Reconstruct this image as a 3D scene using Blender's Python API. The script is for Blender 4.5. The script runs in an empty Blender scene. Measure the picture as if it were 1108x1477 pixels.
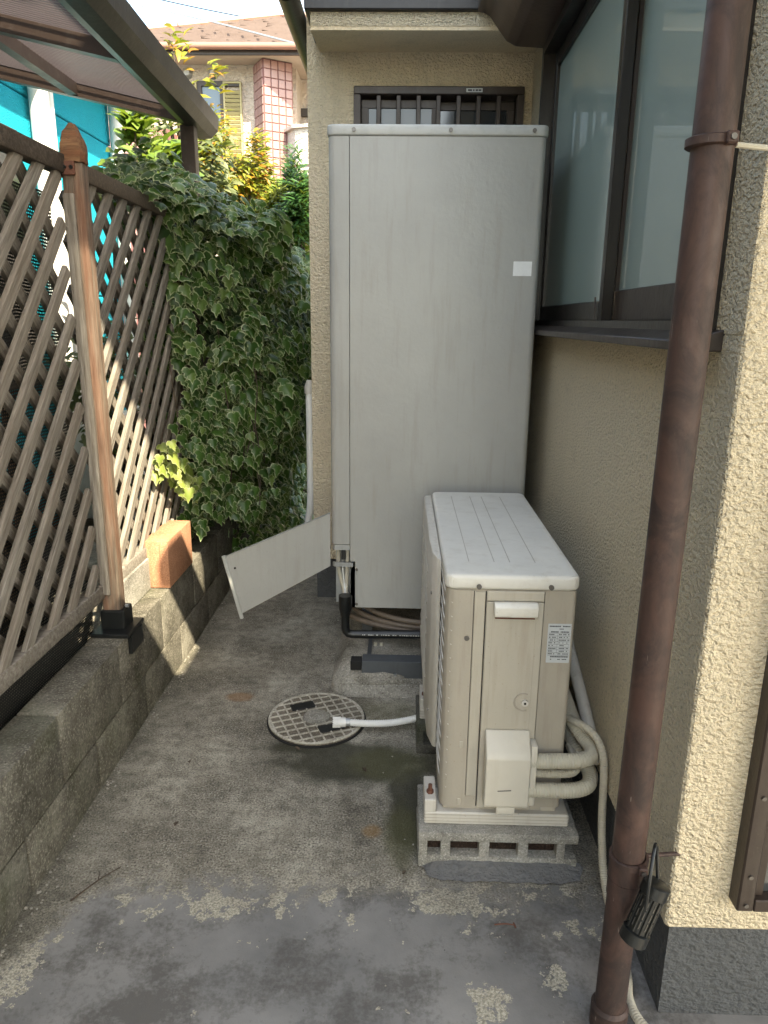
import bpy, bmesh, math, random
from mathutils import Vector, Matrix, Euler, noise
random.seed(7)
R = math.radians
scene = bpy.context.scene
col = scene.collection

# ------------------------------------------------------------------ camera
cam_d = bpy.data.cameras.new('camera'); cam = bpy.data.objects.new('camera', cam_d); col.objects.link(cam)
cam_d.sensor_fit = 'VERTICAL'; cam_d.sensor_height = 36.0; cam_d.lens = 1046.0 / 1477.0 * 36.0
cam_d.clip_start = 0.02; cam_d.clip_end = 2000
CM = ((0.99960777, 0.01698248, -0.02226899), (0.02587106, -0.25547675, 0.966469), (0.01072383, -0.96666604, -0.2558159))
m = Matrix.Identity(4)
for r_ in range(3):
    m[r_][0] = CM[r_][0]; m[r_][1] = -CM[r_][1]; m[r_][2] = -CM[r_][2]
m[0][3], m[1][3], m[2][3] = 0.0, 0.0, 1.3
cam.matrix_world = m
scene.camera = cam

# ------------------------------------------------------------------ sun, sky, exposure
SUN = Vector((0.6, -0.8, 1.0)).normalized()          # direction towards the sun
sun_d = bpy.data.lights.new('sun', 'SUN'); sun_o = bpy.data.objects.new('sun', sun_d); col.objects.link(sun_o)
sun_d.energy = 3.1; sun_d.angle = R(0.5); sun_d.color = (1.0, 0.93, 0.82)
sun_o.rotation_euler = SUN.to_track_quat('Z', 'Y').to_euler(); sun_o.location = (3, -6, 8)
world = bpy.data.worlds.new('World'); scene.world = world; world.use_nodes = True
wn = world.node_tree; wn.nodes.clear()
def wnode(t, **k):
    n = wn.nodes.new(t)
    for a, b in k.items(): setattr(n, a, b)
    return n
sky = wnode('ShaderNodeTexSky', sky_type='NISHITA', sun_disc=False, sun_elevation=math.asin(SUN.z),
            sun_rotation=math.atan2(SUN.x, SUN.y), altitude=20, air_density=1.0, dust_density=1.6, ozone_density=1.0)
tc = wnode('ShaderNodeTexCoord'); mp = wnode('ShaderNodeMapping'); mp.inputs['Scale'].default_value = (1.0, 1.0, 2.6)
cl = wnode('ShaderNodeTexNoise'); cl.inputs['Scale'].default_value = 2.3; cl.inputs['Detail'].default_value = 7; cl.inputs['Roughness'].default_value = .55
cr = wnode('ShaderNodeValToRGB'); cr.color_ramp.elements[0].position = .50; cr.color_ramp.elements[1].position = .85
cr.color_ramp.elements[1].color = (.75, .75, .75, 1)
mix = wnode('ShaderNodeMix', data_type='RGBA'); mix.inputs[7].default_value = (7.0, 7.2, 7.5, 1)
bg = wnode('ShaderNodeBackground'); bg.inputs['Strength'].default_value = 0.14
wo = wnode('ShaderNodeOutputWorld')
L = wn.links.new
L(tc.outputs['Generated'], mp.inputs['Vector']); L(mp.outputs[0], cl.inputs['Vector']); L(cl.outputs['Fac'], cr.inputs[0])
L(cr.outputs[0], mix.inputs[0]); L(sky.outputs[0], mix.inputs[6]); L(mix.outputs[2], bg.inputs[0]); L(bg.outputs[0], wo.inputs[0])
scene.view_settings.view_transform = 'Standard'; scene.view_settings.look = 'None'
scene.view_settings.gamma = 1.0; scene.view_settings.use_curve_mapping = False
scene.view_settings.exposure = 2.62
scene.view_settings.use_white_balance = True; scene.view_settings.white_balance_temperature = 7700; scene.view_settings.white_balance_tint = 5
scene.render.engine = 'CYCLES'
cy = scene.cycles; cy.max_bounces = 6; cy.diffuse_bounces = 4; cy.glossy_bounces = 3; cy.transmission_bounces = 4; cy.transparent_max_bounces = 6
scene.render.resolution_x = 768; scene.render.resolution_y = 1024

# ------------------------------------------------------------------ material helpers
class NT:
    def __init__(s, name):
        s.m = bpy.data.materials.new(name); s.m.use_nodes = True
        s.t = s.m.node_tree; s.b = s.t.nodes['Principled BSDF']; s.out = s.t.nodes['Material Output']
    def n(s, t, ins=None, **k):
        nd = s.t.nodes.new(t)
        for a, b in k.items(): setattr(nd, a, b)
        for a, b in (ins or {}).items():
            if hasattr(b, 'bl_idname') or isinstance(b, bpy.types.NodeSocket): s.t.links.new(b, nd.inputs[a])
            else: nd.inputs[a].default_value = b
        return nd
    def l(s, a, b): s.t.links.new(a, b)
    def pos(s, world=True, scale=(1, 1, 1), rot=(0, 0, 0)):
        if world: v = s.n('ShaderNodeNewGeometry').outputs['Position']
        else: v = s.n('ShaderNodeTexCoord').outputs['Object']
        return s.n('ShaderNodeMapping', {'Vector': v, 'Scale': scale, 'Rotation': rot}).outputs[0]
    def noise(s, v, scale, detail=4, rough=.55, dist=0):
        return s.n('ShaderNodeTexNoise', {'Vector': v, 'Scale': scale, 'Detail': detail, 'Roughness': rough, 'Distortion': dist}).outputs['Fac']
    def voro(s, v, scale, feature='F1', rnd=1.0):
        nd = s.n('ShaderNodeTexVoronoi', {'Vector': v, 'Scale': scale, 'Randomness': rnd}, feature=feature); return nd.outputs['Distance']
    def ramp(s, f, stops):
        nd = s.n('ShaderNodeValToRGB', {'Fac': f}); e = nd.color_ramp.elements
        while len(e) < len(stops): e.new(.5)
        for i, (p, c) in enumerate(stops):
            e[i].position = p; e[i].color = (c[0], c[1], c[2], 1) if not isinstance(c, (int, float)) else (c, c, c, 1)
        return nd.outputs['Color']
    def mix(s, f, a, b, mode='MIX'):
        nd = s.n('ShaderNodeMix', data_type='RGBA', blend_type=mode)
        for i, v in ((0, f), (6, a), (7, b)):
            if isinstance(v, bpy.types.NodeSocket): s.l(v, nd.inputs[i])
            elif i == 0: nd.inputs[0].default_value = v
            else: nd.inputs[i].default_value = (v[0], v[1], v[2], 1)
        return nd.outputs[2]
    def math(s, op, a, b=0.0, c=0.0, clamp=False):
        nd = s.n('ShaderNodeMath', operation=op, use_clamp=clamp)
        for i, v in enumerate((a, b, c)):
            if isinstance(v, bpy.types.NodeSocket): s.l(v, nd.inputs[i])
            else: nd.inputs[i].default_value = v
        return nd.outputs[0]
    def bump(s, h, dist=.01, strength=1.0, normal=None):
        nd = s.n('ShaderNodeBump', {'Height': h, 'Distance': dist, 'Strength': strength})
        if normal: s.l(normal, nd.inputs['Normal'])
        return nd.outputs[0]
    def set(s, **k):
        for a, v in k.items():
            a = {'color': 'Base Color', 'rough': 'Roughness', 'metal': 'Metallic', 'normal': 'Normal', 'spec': 'Specular IOR Level',
                 'coat': 'Coat Weight', 'trans': 'Transmission Weight', 'alpha': 'Alpha', 'coatr': 'Coat Roughness'}.get(a, a)
            if isinstance(v, bpy.types.NodeSocket): s.l(v, s.b.inputs[a])
            elif isinstance(v, (tuple, list)): s.b.inputs[a].default_value = (*v, 1)
            else: s.b.inputs[a].default_value = v
        return s.m
def sc(c, k): return tuple(x * k for x in c)

def mat_painted(name, c, rough=.45, dirt=.25, dirtc=(.18, .14, .1), scale=6.0, streak=True, spec=.5, metal=0, bumpd=.0008):
    """paint, plastic or coated metal: slight tone drift, fine dirt, vertical streaks"""
    a = NT(name); p = a.pos()
    n1 = a.noise(p, scale, 6, .65); n2 = a.noise(a.pos(scale=(9, 9, .8) if streak else (5, 5, 5)), 5, 5, .6)
    base = a.mix(a.ramp(n1, [(.3, 0.0), (.75, 1.0)]), c, sc(c, .86))
    d = a.math('MULTIPLY', a.ramp(n2, [(.52, 0.0), (.78, 1.0)]), dirt)
    base = a.mix(d, base, dirtc)
    sp = a.ramp(a.noise(p, 160, 2, .5), [(.68, 0.0), (.74, 1.0)])
    base = a.mix(a.math('MULTIPLY', sp, dirt * .9), base, dirtc)
    return a.set(color=base, rough=a.ramp(n1, [(.2, rough * .85), (.9, min(1, rough * 1.25))]), spec=spec, metal=metal,
                 normal=a.bump(a.noise(p, 60, 3), bumpd))
def mat_stucco(name, c, big=70.0, depth=.006, streak=.35, grime_shade=(.16, .13, .09), pits=.3):
    a = NT(name); p = a.pos(scale=(1, 1, 1.25))
    v1 = a.noise(p, big, 2, .5); v2 = a.noise(p, big * 2.3, 2, .55)
    h = a.math('ADD', a.ramp(v1, [(.36, 0.0), (.64, 1.0)]), a.math('MULTIPLY', a.ramp(v2, [(.35, 0.0), (.65, 1.0)]), .45))
    st = a.noise(a.pos(scale=(3.5, 3.5, .35)), 3, 5, .62)
    cc = a.mix(a.math('MULTIPLY', a.ramp(st, [(.5, 0.0), (.8, 1.0)]), streak), c, grime_shade)
    cc = a.mix(a.math('MULTIPLY', a.ramp(a.math('ADD', a.math('MULTIPLY', v1, .5), a.math('MULTIPLY', v2, .5)), [(.36, 1.0), (.47, 0.0)]), pits), cc, grime_shade)  # pit dirt plus shade of the hollows, both put into the colour
    cc = a.mix(a.math('MULTIPLY', a.noise(p, 2.3, 5), .3), cc, sc(c, .82))
    cc = a.mix(a.math('MULTIPLY', a.ramp(a.noise(p, 7, 5, .7), [(.58, 0.0), (.75, 1.0)]), .16), cc, grime_shade)
    return a.set(color=cc, rough=.9, spec=.2, normal=a.bump(h, depth, 1.0))
def mat_concrete(name, c1, c2, c3, scale=5.0, agg=240.0, moss=0.0, bumpd=.004):
    a = NT(name); p = a.pos()
    n = a.noise(p, scale, 8, .68); n2 = a.noise(p, agg, 2, .6); n3 = a.noise(p, scale * 9, 5, .7)
    cc = a.ramp(n, [(.3, c3), (.5, c1), (.72, c2)])
    cc = a.mix(a.ramp(n2, [(.54, 0.0), (.7, .75)]), cc, sc(c2, 1.35))
    cc = a.mix(a.ramp(n2, [(.28, .7), (.42, 0.0)]), cc, sc(c3, .5))
    cc = a.mix(a.math('MULTIPLY', a.ramp(n3, [(.5, 0.0), (.7, 1.0)]), .5), cc, c3)
    if moss: cc = a.mix(a.math('MULTIPLY', a.ramp(a.noise(p, 3.1, 6, .7), [(.5, 0.0), (.66, 1.0)]), moss), cc, (.045, .055, .02))
    h = a.math('ADD', a.math('MULTIPLY', n2, .5), n3)
    return a.set(color=cc, rough=.92, spec=.25, normal=a.bump(h, bumpd, .9))
def mat_wood(name, c1, c2, c3, red=0.0):
    """weathered wood, grain along local X"""
    a = NT(name); info = a.n('ShaderNodeObjectInfo')
    off = a.n('ShaderNodeVectorMath', {0: a.n('ShaderNodeTexCoord').outputs['Object'], 1: a.n('ShaderNodeCombineXYZ', {'X': a.math('MULTIPLY', info.outputs['Random'], 37), 'Y': a.math('MULTIPLY', info.outputs['Random'], 11)}).outputs[0]}, operation='ADD').outputs[0]
    mv = a.n('ShaderNodeMapping', {'Vector': off, 'Scale': (2.2, 34, 34)}).outputs[0]
    g = a.noise(mv, 3.2, 7, .62, .35); k = a.noise(a.n('ShaderNodeMapping', {'Vector': off, 'Scale': (1, 2, 2)}).outputs[0], 4.5, 4, .6)
    fine = a.noise(a.n('ShaderNodeMapping', {'Vector': off, 'Scale': (4, 150, 150)}).outputs[0], 3, 3, .6)
    cc = a.ramp(g, [(.3, c3), (.5, c1), (.7, c2)])
    cc = a.mix(a.math('MULTIPLY', a.ramp(k, [(.45, 0.0), (.75, 1.0)]), .55), cc, sc(c1, .62))
    cc = a.mix(a.math('MULTIPLY', a.ramp(fine, [(.3, 1.0), (.45, 0.0)]), .6), cc, sc(c3, .45))
    cc = a.mix(a.math('MULTIPLY', info.outputs['Random'], .3), cc, (.235, .185, .14))
    if red: cc = a.mix(a.math('MULTIPLY', a.ramp(a.noise(mv, .9, 3), [(.45, 0.0), (.6, 1.0)]), red), cc, (.30, .105, .05))
    return a.set(color=cc, rough=.85, spec=.2, normal=a.bump(a.math('ADD', g, a.math('MULTIPLY', fine, .7)), .004, .8))
def mat_leaf(name, stops, margin=None, rough=.42, trans=.25, mstart=.55):
    """UV.x = distance from the midrib to the margin, UV.y = random per leaf"""
    a = NT(name); uv = a.n('ShaderNodeSeparateXYZ', {0: a.n('ShaderNodeTexCoord').outputs['UV']}); info = a.n('ShaderNodeObjectInfo')
    rnd = a.math('FRACT', a.math('ADD', uv.outputs['Y'], info.outputs['Random']))
    cc = a.ramp(rnd, stops)
    p = a.pos(world=True)
    cc = a.mix(a.math('MULTIPLY', a.noise(p, 45, 3), .45), cc, sc(stops[0][1], .55))
    if margin:
        e = a.math('ADD', uv.outputs['X'], a.math('MULTIPLY', a.math('SUBTRACT', a.noise(p, 140, 2), .5), .5))
        cc = a.mix(a.ramp(e, [(mstart, 0.0), (mstart + .22, .85)]), cc, margin)
    a.set(color=cc, rough=rough, spec=.45)
    tr = a.n('ShaderNodeBsdfTranslucent', {'Color': a.mix(.5, cc, (.28, .34, .03), 'MIX')})
    mx = a.n('ShaderNodeMixShader', {0: trans, 1: a.b.outputs[0], 2: tr.outputs[0]})
    a.l(mx.outputs[0], a.out.inputs['Surface']); return a.m

# ------------------------------------------------------------------ mesh helpers
class MB:
    def __init__(s): s.v = []; s.f = []; s.uv = {}; s.smooth = []
    def add(s, vs, fs, smooth=False):
        o = len(s.v); s.v += [Vector(v) for v in vs]
        for f in fs: s.f.append([i + o for i in f]); s.smooth.append(smooth)
        return s
    def bm(s, b, smooth=False):
        b.verts.index_update(); s.add([v.co.copy() for v in b.verts], [[v.index for v in f.verts] for f in b.faces], smooth); b.free(); return s
    def box(s, x0, x1, y0, y1, z0, z1, bev=0.0, seg=2, rot=None, piv=None):
        b = bmesh.new(); bmesh.ops.create_cube(b, size=1)
        for v in b.verts: v.co = Vector(((x0 + x1) / 2 + v.co.x * (x1 - x0), (y0 + y1) / 2 + v.co.y * (y1 - y0), (z0 + z1) / 2 + v.co.z * (z1 - z0)))
        if bev: bmesh.ops.bevel(b, geom=b.edges[:], offset=bev, segments=seg, affect='EDGES', profile=.5)
        if rot:
            pv = Vector(piv or ((x0 + x1) / 2, (y0 + y1) / 2, (z0 + z1) / 2)); M = Euler(rot).to_matrix()
            for v in b.verts: v.co = M @ (v.co - pv) + pv
        return s.bm(b, bool(bev))
    def prism(s, poly, axis, a0, a1, bev=0.0, seg=2, smooth=None):
        """poly: 2-D points in the two other axes (cyclic order of axes x,y,z with axis removed)"""
        def P(u, w, a): return {'x': (a, u, w), 'y': (u, a, w), 'z': (u, w, a)}[axis]
        b = bmesh.new(); n = len(poly)
        A = [b.verts.new(P(u, w, a0)) for u, w in poly]; B = [b.verts.new(P(u, w, a1)) for u, w in poly]
        b.faces.new(A); b.faces.new(B[::-1])
        for i in range(n): b.faces.new((A[i], B[i], B[(i + 1) % n], A[(i + 1) % n]))
        bmesh.ops.recalc_face_normals(b, faces=b.faces[:])
        if bev: bmesh.ops.bevel(b, geom=b.edges[:], offset=bev, segments=seg, affect='EDGES', profile=.5)
        return s.bm(b, bool(bev) if smooth is None else smooth)
    def tube(s, pts, r, seg=12, cap=True, smooth=True, rfun=None, sub=0):
        pts = [Vector(p) for p in pts]
        if sub: pts = catmull(pts, sub)
        n = len(pts); up = Vector((0, 0, 1)); rings = []; prev = None; dist = 0
        for i, p in enumerate(pts):
            d = (pts[min(i + 1, n - 1)] - pts[max(i - 1, 0)]).normalized()
            if prev is None:
                a = up if abs(d.dot(up)) < .9 else Vector((1, 0, 0)); u = (a - d * a.dot(d)).normalized()
            else: u = (prev - d * prev.dot(d)).normalized()
            prev = u; w = d.cross(u)
            if i: dist += (p - pts[i - 1]).length
            if rfun: rr = rfun(i, dist)
            elif isinstance(r, (list, tuple)):
                f_ = i * (len(r) - 1) / (n - 1); k_ = min(int(f_), len(r) - 2); rr = r[k_] + (r[k_ + 1] - r[k_]) * (f_ - k_)
            else: rr = r
            rings.append([p + (u * math.cos(t) + w * math.sin(t)) * rr for t in [2 * math.pi * k / seg for k in range(seg)]])
        vs = [q for rg in rings for q in rg]; fs = []
        for i in range(n - 1):
            for k in range(seg): fs.append((i * seg + k, i * seg + (k + 1) % seg, (i + 1) * seg + (k + 1) % seg, (i + 1) * seg + k))
        if cap: fs.append(tuple(range(seg))[::-1]); fs.append(tuple((n - 1) * seg + k for k in range(seg)))
        return s.add(vs, fs, smooth)
    def ribbed(s, pts, r, pitch=.006, depth=.12, seg=14):
        pts = resample(catmull([Vector(p) for p in pts], 14), pitch / 3)
        return s.tube(pts, r, seg, rfun=lambda i, d: r * (1 - depth * (1 if i % 3 == 0 else 0)))
    def cyl(s, c, axis, r, h, seg=24, r2=None):
        c = Vector(c); ax = {'x': Vector((1, 0, 0)), 'y': Vector((0, 1, 0)), 'z': Vector((0, 0, 1))}[axis] if isinstance(axis, str) else Vector(axis).normalized()
        return s.tube([c - ax * h / 2, c + ax * h / 2], [r, r if r2 is None else r2], seg)
    def build(s, name, mat, parent=None, sharp=35, origin=None):
        me = bpy.data.meshes.new(name)
        if origin is None:
            lo = Vector([min(v[i] for v in s.v) for i in range(3)]); hi = Vector([max(v[i] for v in s.v) for i in range(3)])
            origin = Vector(((lo.x + hi.x) / 2, (lo.y + hi.y) / 2, (lo.z + hi.z) / 2 if parent else lo.z))
        origin = Vector(origin)
        me.from_pydata([v - origin for v in s.v], [], s.f); me.materials.append(mat)
        me.polygons.foreach_set('use_smooth', s.smooth)
        if any(s.smooth): me.set_sharp_from_angle(angle=R(sharp))
        me.update()
        o = bpy.data.objects.new(name, me); col.objects.link(o)
        if parent: o.parent = parent; o.location = origin - wloc(parent)
        else: o.location = origin
        o['_w'] = tuple(origin)
        return o
def wloc(o): return Vector(o['_w'])
def catmull(p, k):
    if len(p) < 3: return [p[0].lerp(p[-1], i / k) for i in range(k + 1)]
    q = [p[0] * 2 - p[1]] + p + [p[-1] * 2 - p[-2]]; out = []
    for i in range(1, len(q) - 2):
        a, b, c, d = q[i - 1:i + 3]
        for j in range(k):
            t = j / k; out.append(.5 * ((2 * b) + (c - a) * t + (2 * a - 5 * b + 4 * c - d) * t * t + (3 * b - a - 3 * c + d) * t ** 3))
    out.append(p[-1]); return out
def resample(p, step):
    out = [p[0]]; acc = 0
    for i in range(1, len(p)):
        a, b = p[i - 1], p[i]; l = (b - a).length
        while l > 1e-9 and acc + l >= step:
            t = (step - acc) / l; a = a.lerp(b, t); out.append(a.copy()); l = (b - a).length; acc = 0
        acc += l
    return out
def tag(o, label=None, cat=None, group=None, kind=None):
    if label: o['label'] = label
    if cat: o['category'] = cat
    if group: o['group'] = group
    if kind: o['kind'] = kind
    return o
def thing(name, loc, label, cat, group=None):
    o = bpy.data.objects.new(name, None); o.empty_display_size = .05; col.objects.link(o); o.location = loc; o['_w'] = tuple(loc)
    return tag(o, label, cat, group)
def inst(src, name, parent, wpos, rot=None):
    """copy of a piece sharing mesh data"""
    o = src.copy(); o.name = name; col.objects.link(o); o.parent = parent; o['_w'] = tuple(wpos)
    o.location = Vector(wpos) - (wloc(parent) if parent else Vector((0, 0, 0)))
    if rot: o.rotation_euler = rot
    return o

# ------------------------------------------------------------------ materials
M = {}
M['stucco'] = mat_stucco('cream_stucco', (.78, .66, .47), 95, .0048, .3, (.16, .13, .09), .25)
M['stucco_fine'] = mat_stucco('cream_stucco_fine', (.86, .74, .53), 105, .010, .08, (.16, .13, .09), .42)
M['stucco_flat'] = mat_stucco('cream_soffit', (.70, .58, .40), 120, .0015, .2)
M['bounce'] = mat_stucco('pale_bounce_render', (.82, .76, .64), 130, .003, .1)
M['base'] = mat_stucco('grey_foundation_paint', (.085, .087, .088), 60, .003, .3, (.04, .04, .04))
M['block'] = mat_concrete('block_concrete', (.13, .118, .095), (.24, .225, .185), (.05, .045, .034), 6, 170, .4)
M['cblock'] = mat_concrete('light_block_concrete', (.30, .285, .25), (.42, .40, .36), (.15, .14, .12), 8, 260, .25, .006)
M['pad'] = mat_concrete('pad_concrete', (.27, .25, .21), (.38, .355, .305), (.10, .09, .072), 8, 190, .3, .004)
M['mortar'] = mat_concrete('mortar', (.10, .095, .08), (.16, .15, .12), (.05, .047, .04), 9, 320, .5)
M['tank'] = mat_painted('tank_paint', (.38, .372, .342), .38, .45, (.27, .245, .20), 3)
M['tank_lid'] = mat_painted('tank_lid_paint', (.46, .46, .43), .38, .3, (.22, .21, .18), 3, streak=False)
M['ac'] = mat_painted('beige_casing_paint', (.47, .425, .345), .42, .45, (.30, .23, .17), 4)
M['ac_rib'] = mat_painted('beige_casing_shell', (.41, .365, .295), .45, .5, (.26, .20, .15), 4)
M['ac_top'] = mat_painted('white_top_paint', (.70, .67, .60), .4, .28, (.36, .29, .2), 7, streak=False)
M['white_plastic'] = mat_painted('white_plastic', (.58, .545, .48), .4, .5, (.3, .25, .18), 7)
M['tape'] = mat_painted('ivory_wrap', (.52, .48, .38), .6, .3, (.3, .25, .17), 12)
M['conduit'] = mat_painted('ivory_conduit', (.48, .44, .35), .5, .3, (.25, .21, .15), 12)
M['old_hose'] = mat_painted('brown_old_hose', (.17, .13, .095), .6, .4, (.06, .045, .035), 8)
M['hole_dark'] = mat_concrete('rusty_hole_shade', (.045, .028, .02), (.09, .055, .04), (.02, .014, .01), 20, 200, 0, .01)
M['manhole'] = mat_concrete('manhole_concrete', (.17, .145, .11), (.25, .22, .175), (.09, .076, .058), 9, 150, .1)
M['manhole_rib'] = mat_concrete('manhole_rib_concrete', (.42, .39, .32), (.50, .47, .40), (.28, .25, .20), 9, 150, .0)
M['skirt'] = mat_stucco('grey_painted_mortar', (.15, .148, .145), 60, .002, .4, (.06, .055, .05))
M['ac_cover'] = mat_painted('cover_paint', (.60, .555, .465), .42, .15, (.36, .29, .22), 4)
M['bronze_mid'] = mat_painted('brown_bronze', (.085, .06, .048), .42, .5, (.16, .14, .12), 12, streak=False)
M['pane_grey'] = NT('grey_frosted_pane').set(color=(.10, .11, .115), rough=.4, coat=.6)
a = NT('brown_pipe_paint'); p = a.pos(scale=(1, 1, .6))
n1 = a.noise(p, 14, 6, .7, .8); n2 = a.noise(p, 45, 4, .7)
cc = a.mix(a.ramp(n1, [(.40, 0.0), (.62, .85)]), (.07, .038, .030), (.026, .018, .016))
cc = a.mix(a.math('MULTIPLY', a.ramp(n2, [(.55, 0.0), (.72, 1.0)]), .35), cc, (.105, .068, .056))
cc = a.mix(a.ramp(a.noise(a.pos(scale=(60, 60, 6)), 3, 2), [(.74, 0.0), (.76, .5)]), cc, (.28, .24, .21))
M['brown'] = a.set(color=cc, rough=a.ramp(n1, [(.3, .42), (.7, .7)]), spec=.35, normal=a.bump(n2, .0006))
M['bronze'] = mat_painted('bronze_frame', (.038, .026, .02), .4, .35, (.10, .085, .07), 8, metal=.2)
M['bronze_dark'] = mat_painted('dark_bronze_frame', (.02, .016, .013), .35, .3, (.07, .06, .05), 8, metal=.2)
M['hood'] = mat_painted('brown_hood', (.09, .058, .046), .38, .25, (.05, .035, .03), 3, metal=.15)
M['gutter'] = mat_painted('olive_bronze_gutter', (.045, .042, .034), .42, .3, (.1, .09, .07), 6)
M['black'] = mat_painted('black_plastic', (.007, .008, .008), .38, .15, (.05, .05, .045), 9)
M['steel'] = mat_painted('blue_grey_steel', (.085, .092, .098), .55, .5, (.05, .045, .04), 10)
M['galv'] = mat_painted('galvanised', (.42, .43, .43), .4, .4, (.2, .17, .13), 14, metal=.7)
M['screw'] = mat_painted('screw_steel', (.16, .15, .14), .4, .3, (.06, .04, .03), 30, metal=.8)
M['rust'] = mat_painted('rusty_bolt', (.13, .05, .03), .7, .5, (.04, .02, .015), 30)
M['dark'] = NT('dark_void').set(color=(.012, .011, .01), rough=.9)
M['white_pipe'] = mat_painted('white_pipe', (.78, .77, .73), .4, .15, (.4, .37, .3), 5)
M['teal'] = mat_stucco('teal_siding', (.0, .36, .47), 110, .0035, .12, (.0, .16, .22))
M['wood'] = mat_wood('weathered_wood', (.235, .21, .18), (.34, .315, .28), (.125, .108, .09))
M['wood_dark'] = mat_wood('dark_weathered_wood', (.085, .065, .05), (.14, .11, .085), (.04, .032, .026))
M['wood_post'] = mat_wood('post_wood', (.15, .115, .088), (.25, .20, .155), (.06, .044, .034), .3)
M['wood_end'] = mat_wood('rotten_wood', (.19, .10, .055), (.28, .15, .08), (.07, .042, .028), .4)
M['terra'] = mat_concrete('terracotta', (.42, .20, .115), (.48, .25, .15), (.34, .155, .085), 4, 240, 0, .003)
M['net'] = NT('black_net').set(color=(.012, .012, .011), rough=.6)
M['polyc'] = NT('x').m
a = NT('polycarbonate'); p = a.pos()
d = a.n('ShaderNodeBsdfTransparent', {'Color': (.62, .60, .62, 1)}); t = a.n('ShaderNodeBsdfTranslucent', {'Color': (.48, .47, .49, 1)})
a.set(color=a.mix(a.noise(p, 6, 5), (.34, .34, .36), (.45, .45, .47)), rough=.25)
x1 = a.n('ShaderNodeMixShader', {0: .55, 1: a.b.outputs[0], 2: t.outputs[0]}); x2 = a.n('ShaderNodeMixShader', {0: .42, 1: x1.outputs[0], 2: d.outputs[0]})
a.l(x2.outputs[0], a.out.inputs['Surface']); M['polyc'] = a.m
a = NT('frosted_glass'); p = a.pos(); nz = a.noise(a.pos(scale=(1, 1, .7)), 1.4, 3)
M['frost'] = a.set(color=a.mix(nz, (.19, .26, .235), (.26, .32, .29)), rough=.5, coat=.9, coatr=.03, normal=a.bump(a.noise(p, 420, 2), .0006, .6))
M['glass_dark'] = NT('dark_glass').set(color=(.035, .04, .042), rough=.08, spec=.8)
M['glass_sky'] = NT('window_glass').set(color=(.10, .13, .15), rough=.06, spec=.9)
M['rib'] = NT('sheet_rib_plastic').set(color=(.14, .12, .125), rough=.4)
M['sticker'] = mat_painted('sticker', (.80, .80, .78), .3, .1, (.5, .5, .5), 20, streak=False)
M['plate'] = NT('silver_label').set(color=(.50, .52, .52), rough=.4)
M['ink'] = NT('print_ink').set(color=(.03, .03, .035), rough=.6)
M['inkw'] = NT('print_white').set(color=(.55, .55, .52), rough=.6)
M['far_wall'] = mat_stucco('far_stucco', (.55, .47, .40), 22, .01, .3, (.25, .2, .17))
M['far_wall2'] = mat_stucco('far_stucco_pale', (.60, .53, .47), 22, .01, .2, (.3, .25, .2))
M['tile'] = mat_painted('pink_tile', (.33, .19, .175), .3, .25, (.3, .15, .14), 9, streak=False)
M['grout'] = NT('grout').set(color=(.2, .09, .085), rough=.9)
M['shingle'] = mat_painted('roof_shingle', (.125, .09, .078), .8, .5, (.07, .05, .045), 5, streak=False)
M['copper'] = mat_painted('copper_gutter', (.27, .14, .105), .45, .2, (.2, .1, .07), 5)
M['olive'] = mat_painted('olive_shutter', (.36, .31, .155), .5, .2, (.2, .17, .09), 8)
M['soffit'] = mat_painted('far_soffit', (.47, .39, .32), .8, .15, (.3, .25, .2), 5)
M['reed'] = mat_wood('reed_screen', (.30, .20, .13), (.45, .33, .23), (.14, .09, .06))
M['bark'] = mat_wood('bark', (.07, .05, .036), (.11, .085, .06), (.03, .022, .018))
M['ivy'] = mat_leaf('ivy_leaf', [(0, (.022, .065, .012)), (.4, (.045, .115, .02)), (.8, (.085, .175, .035)), (1, (.16, .24, .06))], (.46, .50, .27), .36, .3, .68)
M['ivy_sunlit'] = mat_leaf('ivy_sunlit_leaf', [(0, (.13, .2, .03)), (.5, (.2, .28, .05)), (1, (.28, .33, .08))], (.5, .5, .25), .45, .35, .75)
M['ivy_shaded'] = mat_leaf('ivy_shaded_leaf', [(0, (.018, .045, .016)), (.5, (.03, .07, .022)), (1, (.045, .1, .03))], (.22, .27, .14), .45, .2, .62)
M['laurel'] = mat_leaf('laurel_leaf', [(0, (.09, .17, .022)), (.5, (.17, .27, .045)), (1, (.26, .36, .08))], None, .35, .35)
M['nandina'] = mat_leaf('nandina_leaf', [(0, (.16, .21, .02)), (.45, (.27, .27, .03)), (.7, (.36, .24, .03)), (1, (.42, .13, .025))], None, .45, .35)
M['yew'] = mat_leaf('yew_leaf', [(0, (.02, .07, .02)), (.5, (.04, .12, .03)), (1, (.08, .18, .045))], None, .4, .25)
M['lime'] = mat_leaf('yellow_green_leaf', [(0, (.13, .18, .012)), (.5, (.24, .28, .02)), (1, (.34, .36, .04))], None, .5, .35)
M['willow'] = mat_leaf('grey_green_leaf', [(0, (.09, .12, .045)), (.5, (.16, .19, .08)), (1, (.24, .26, .13))], None, .5, .3)

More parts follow.
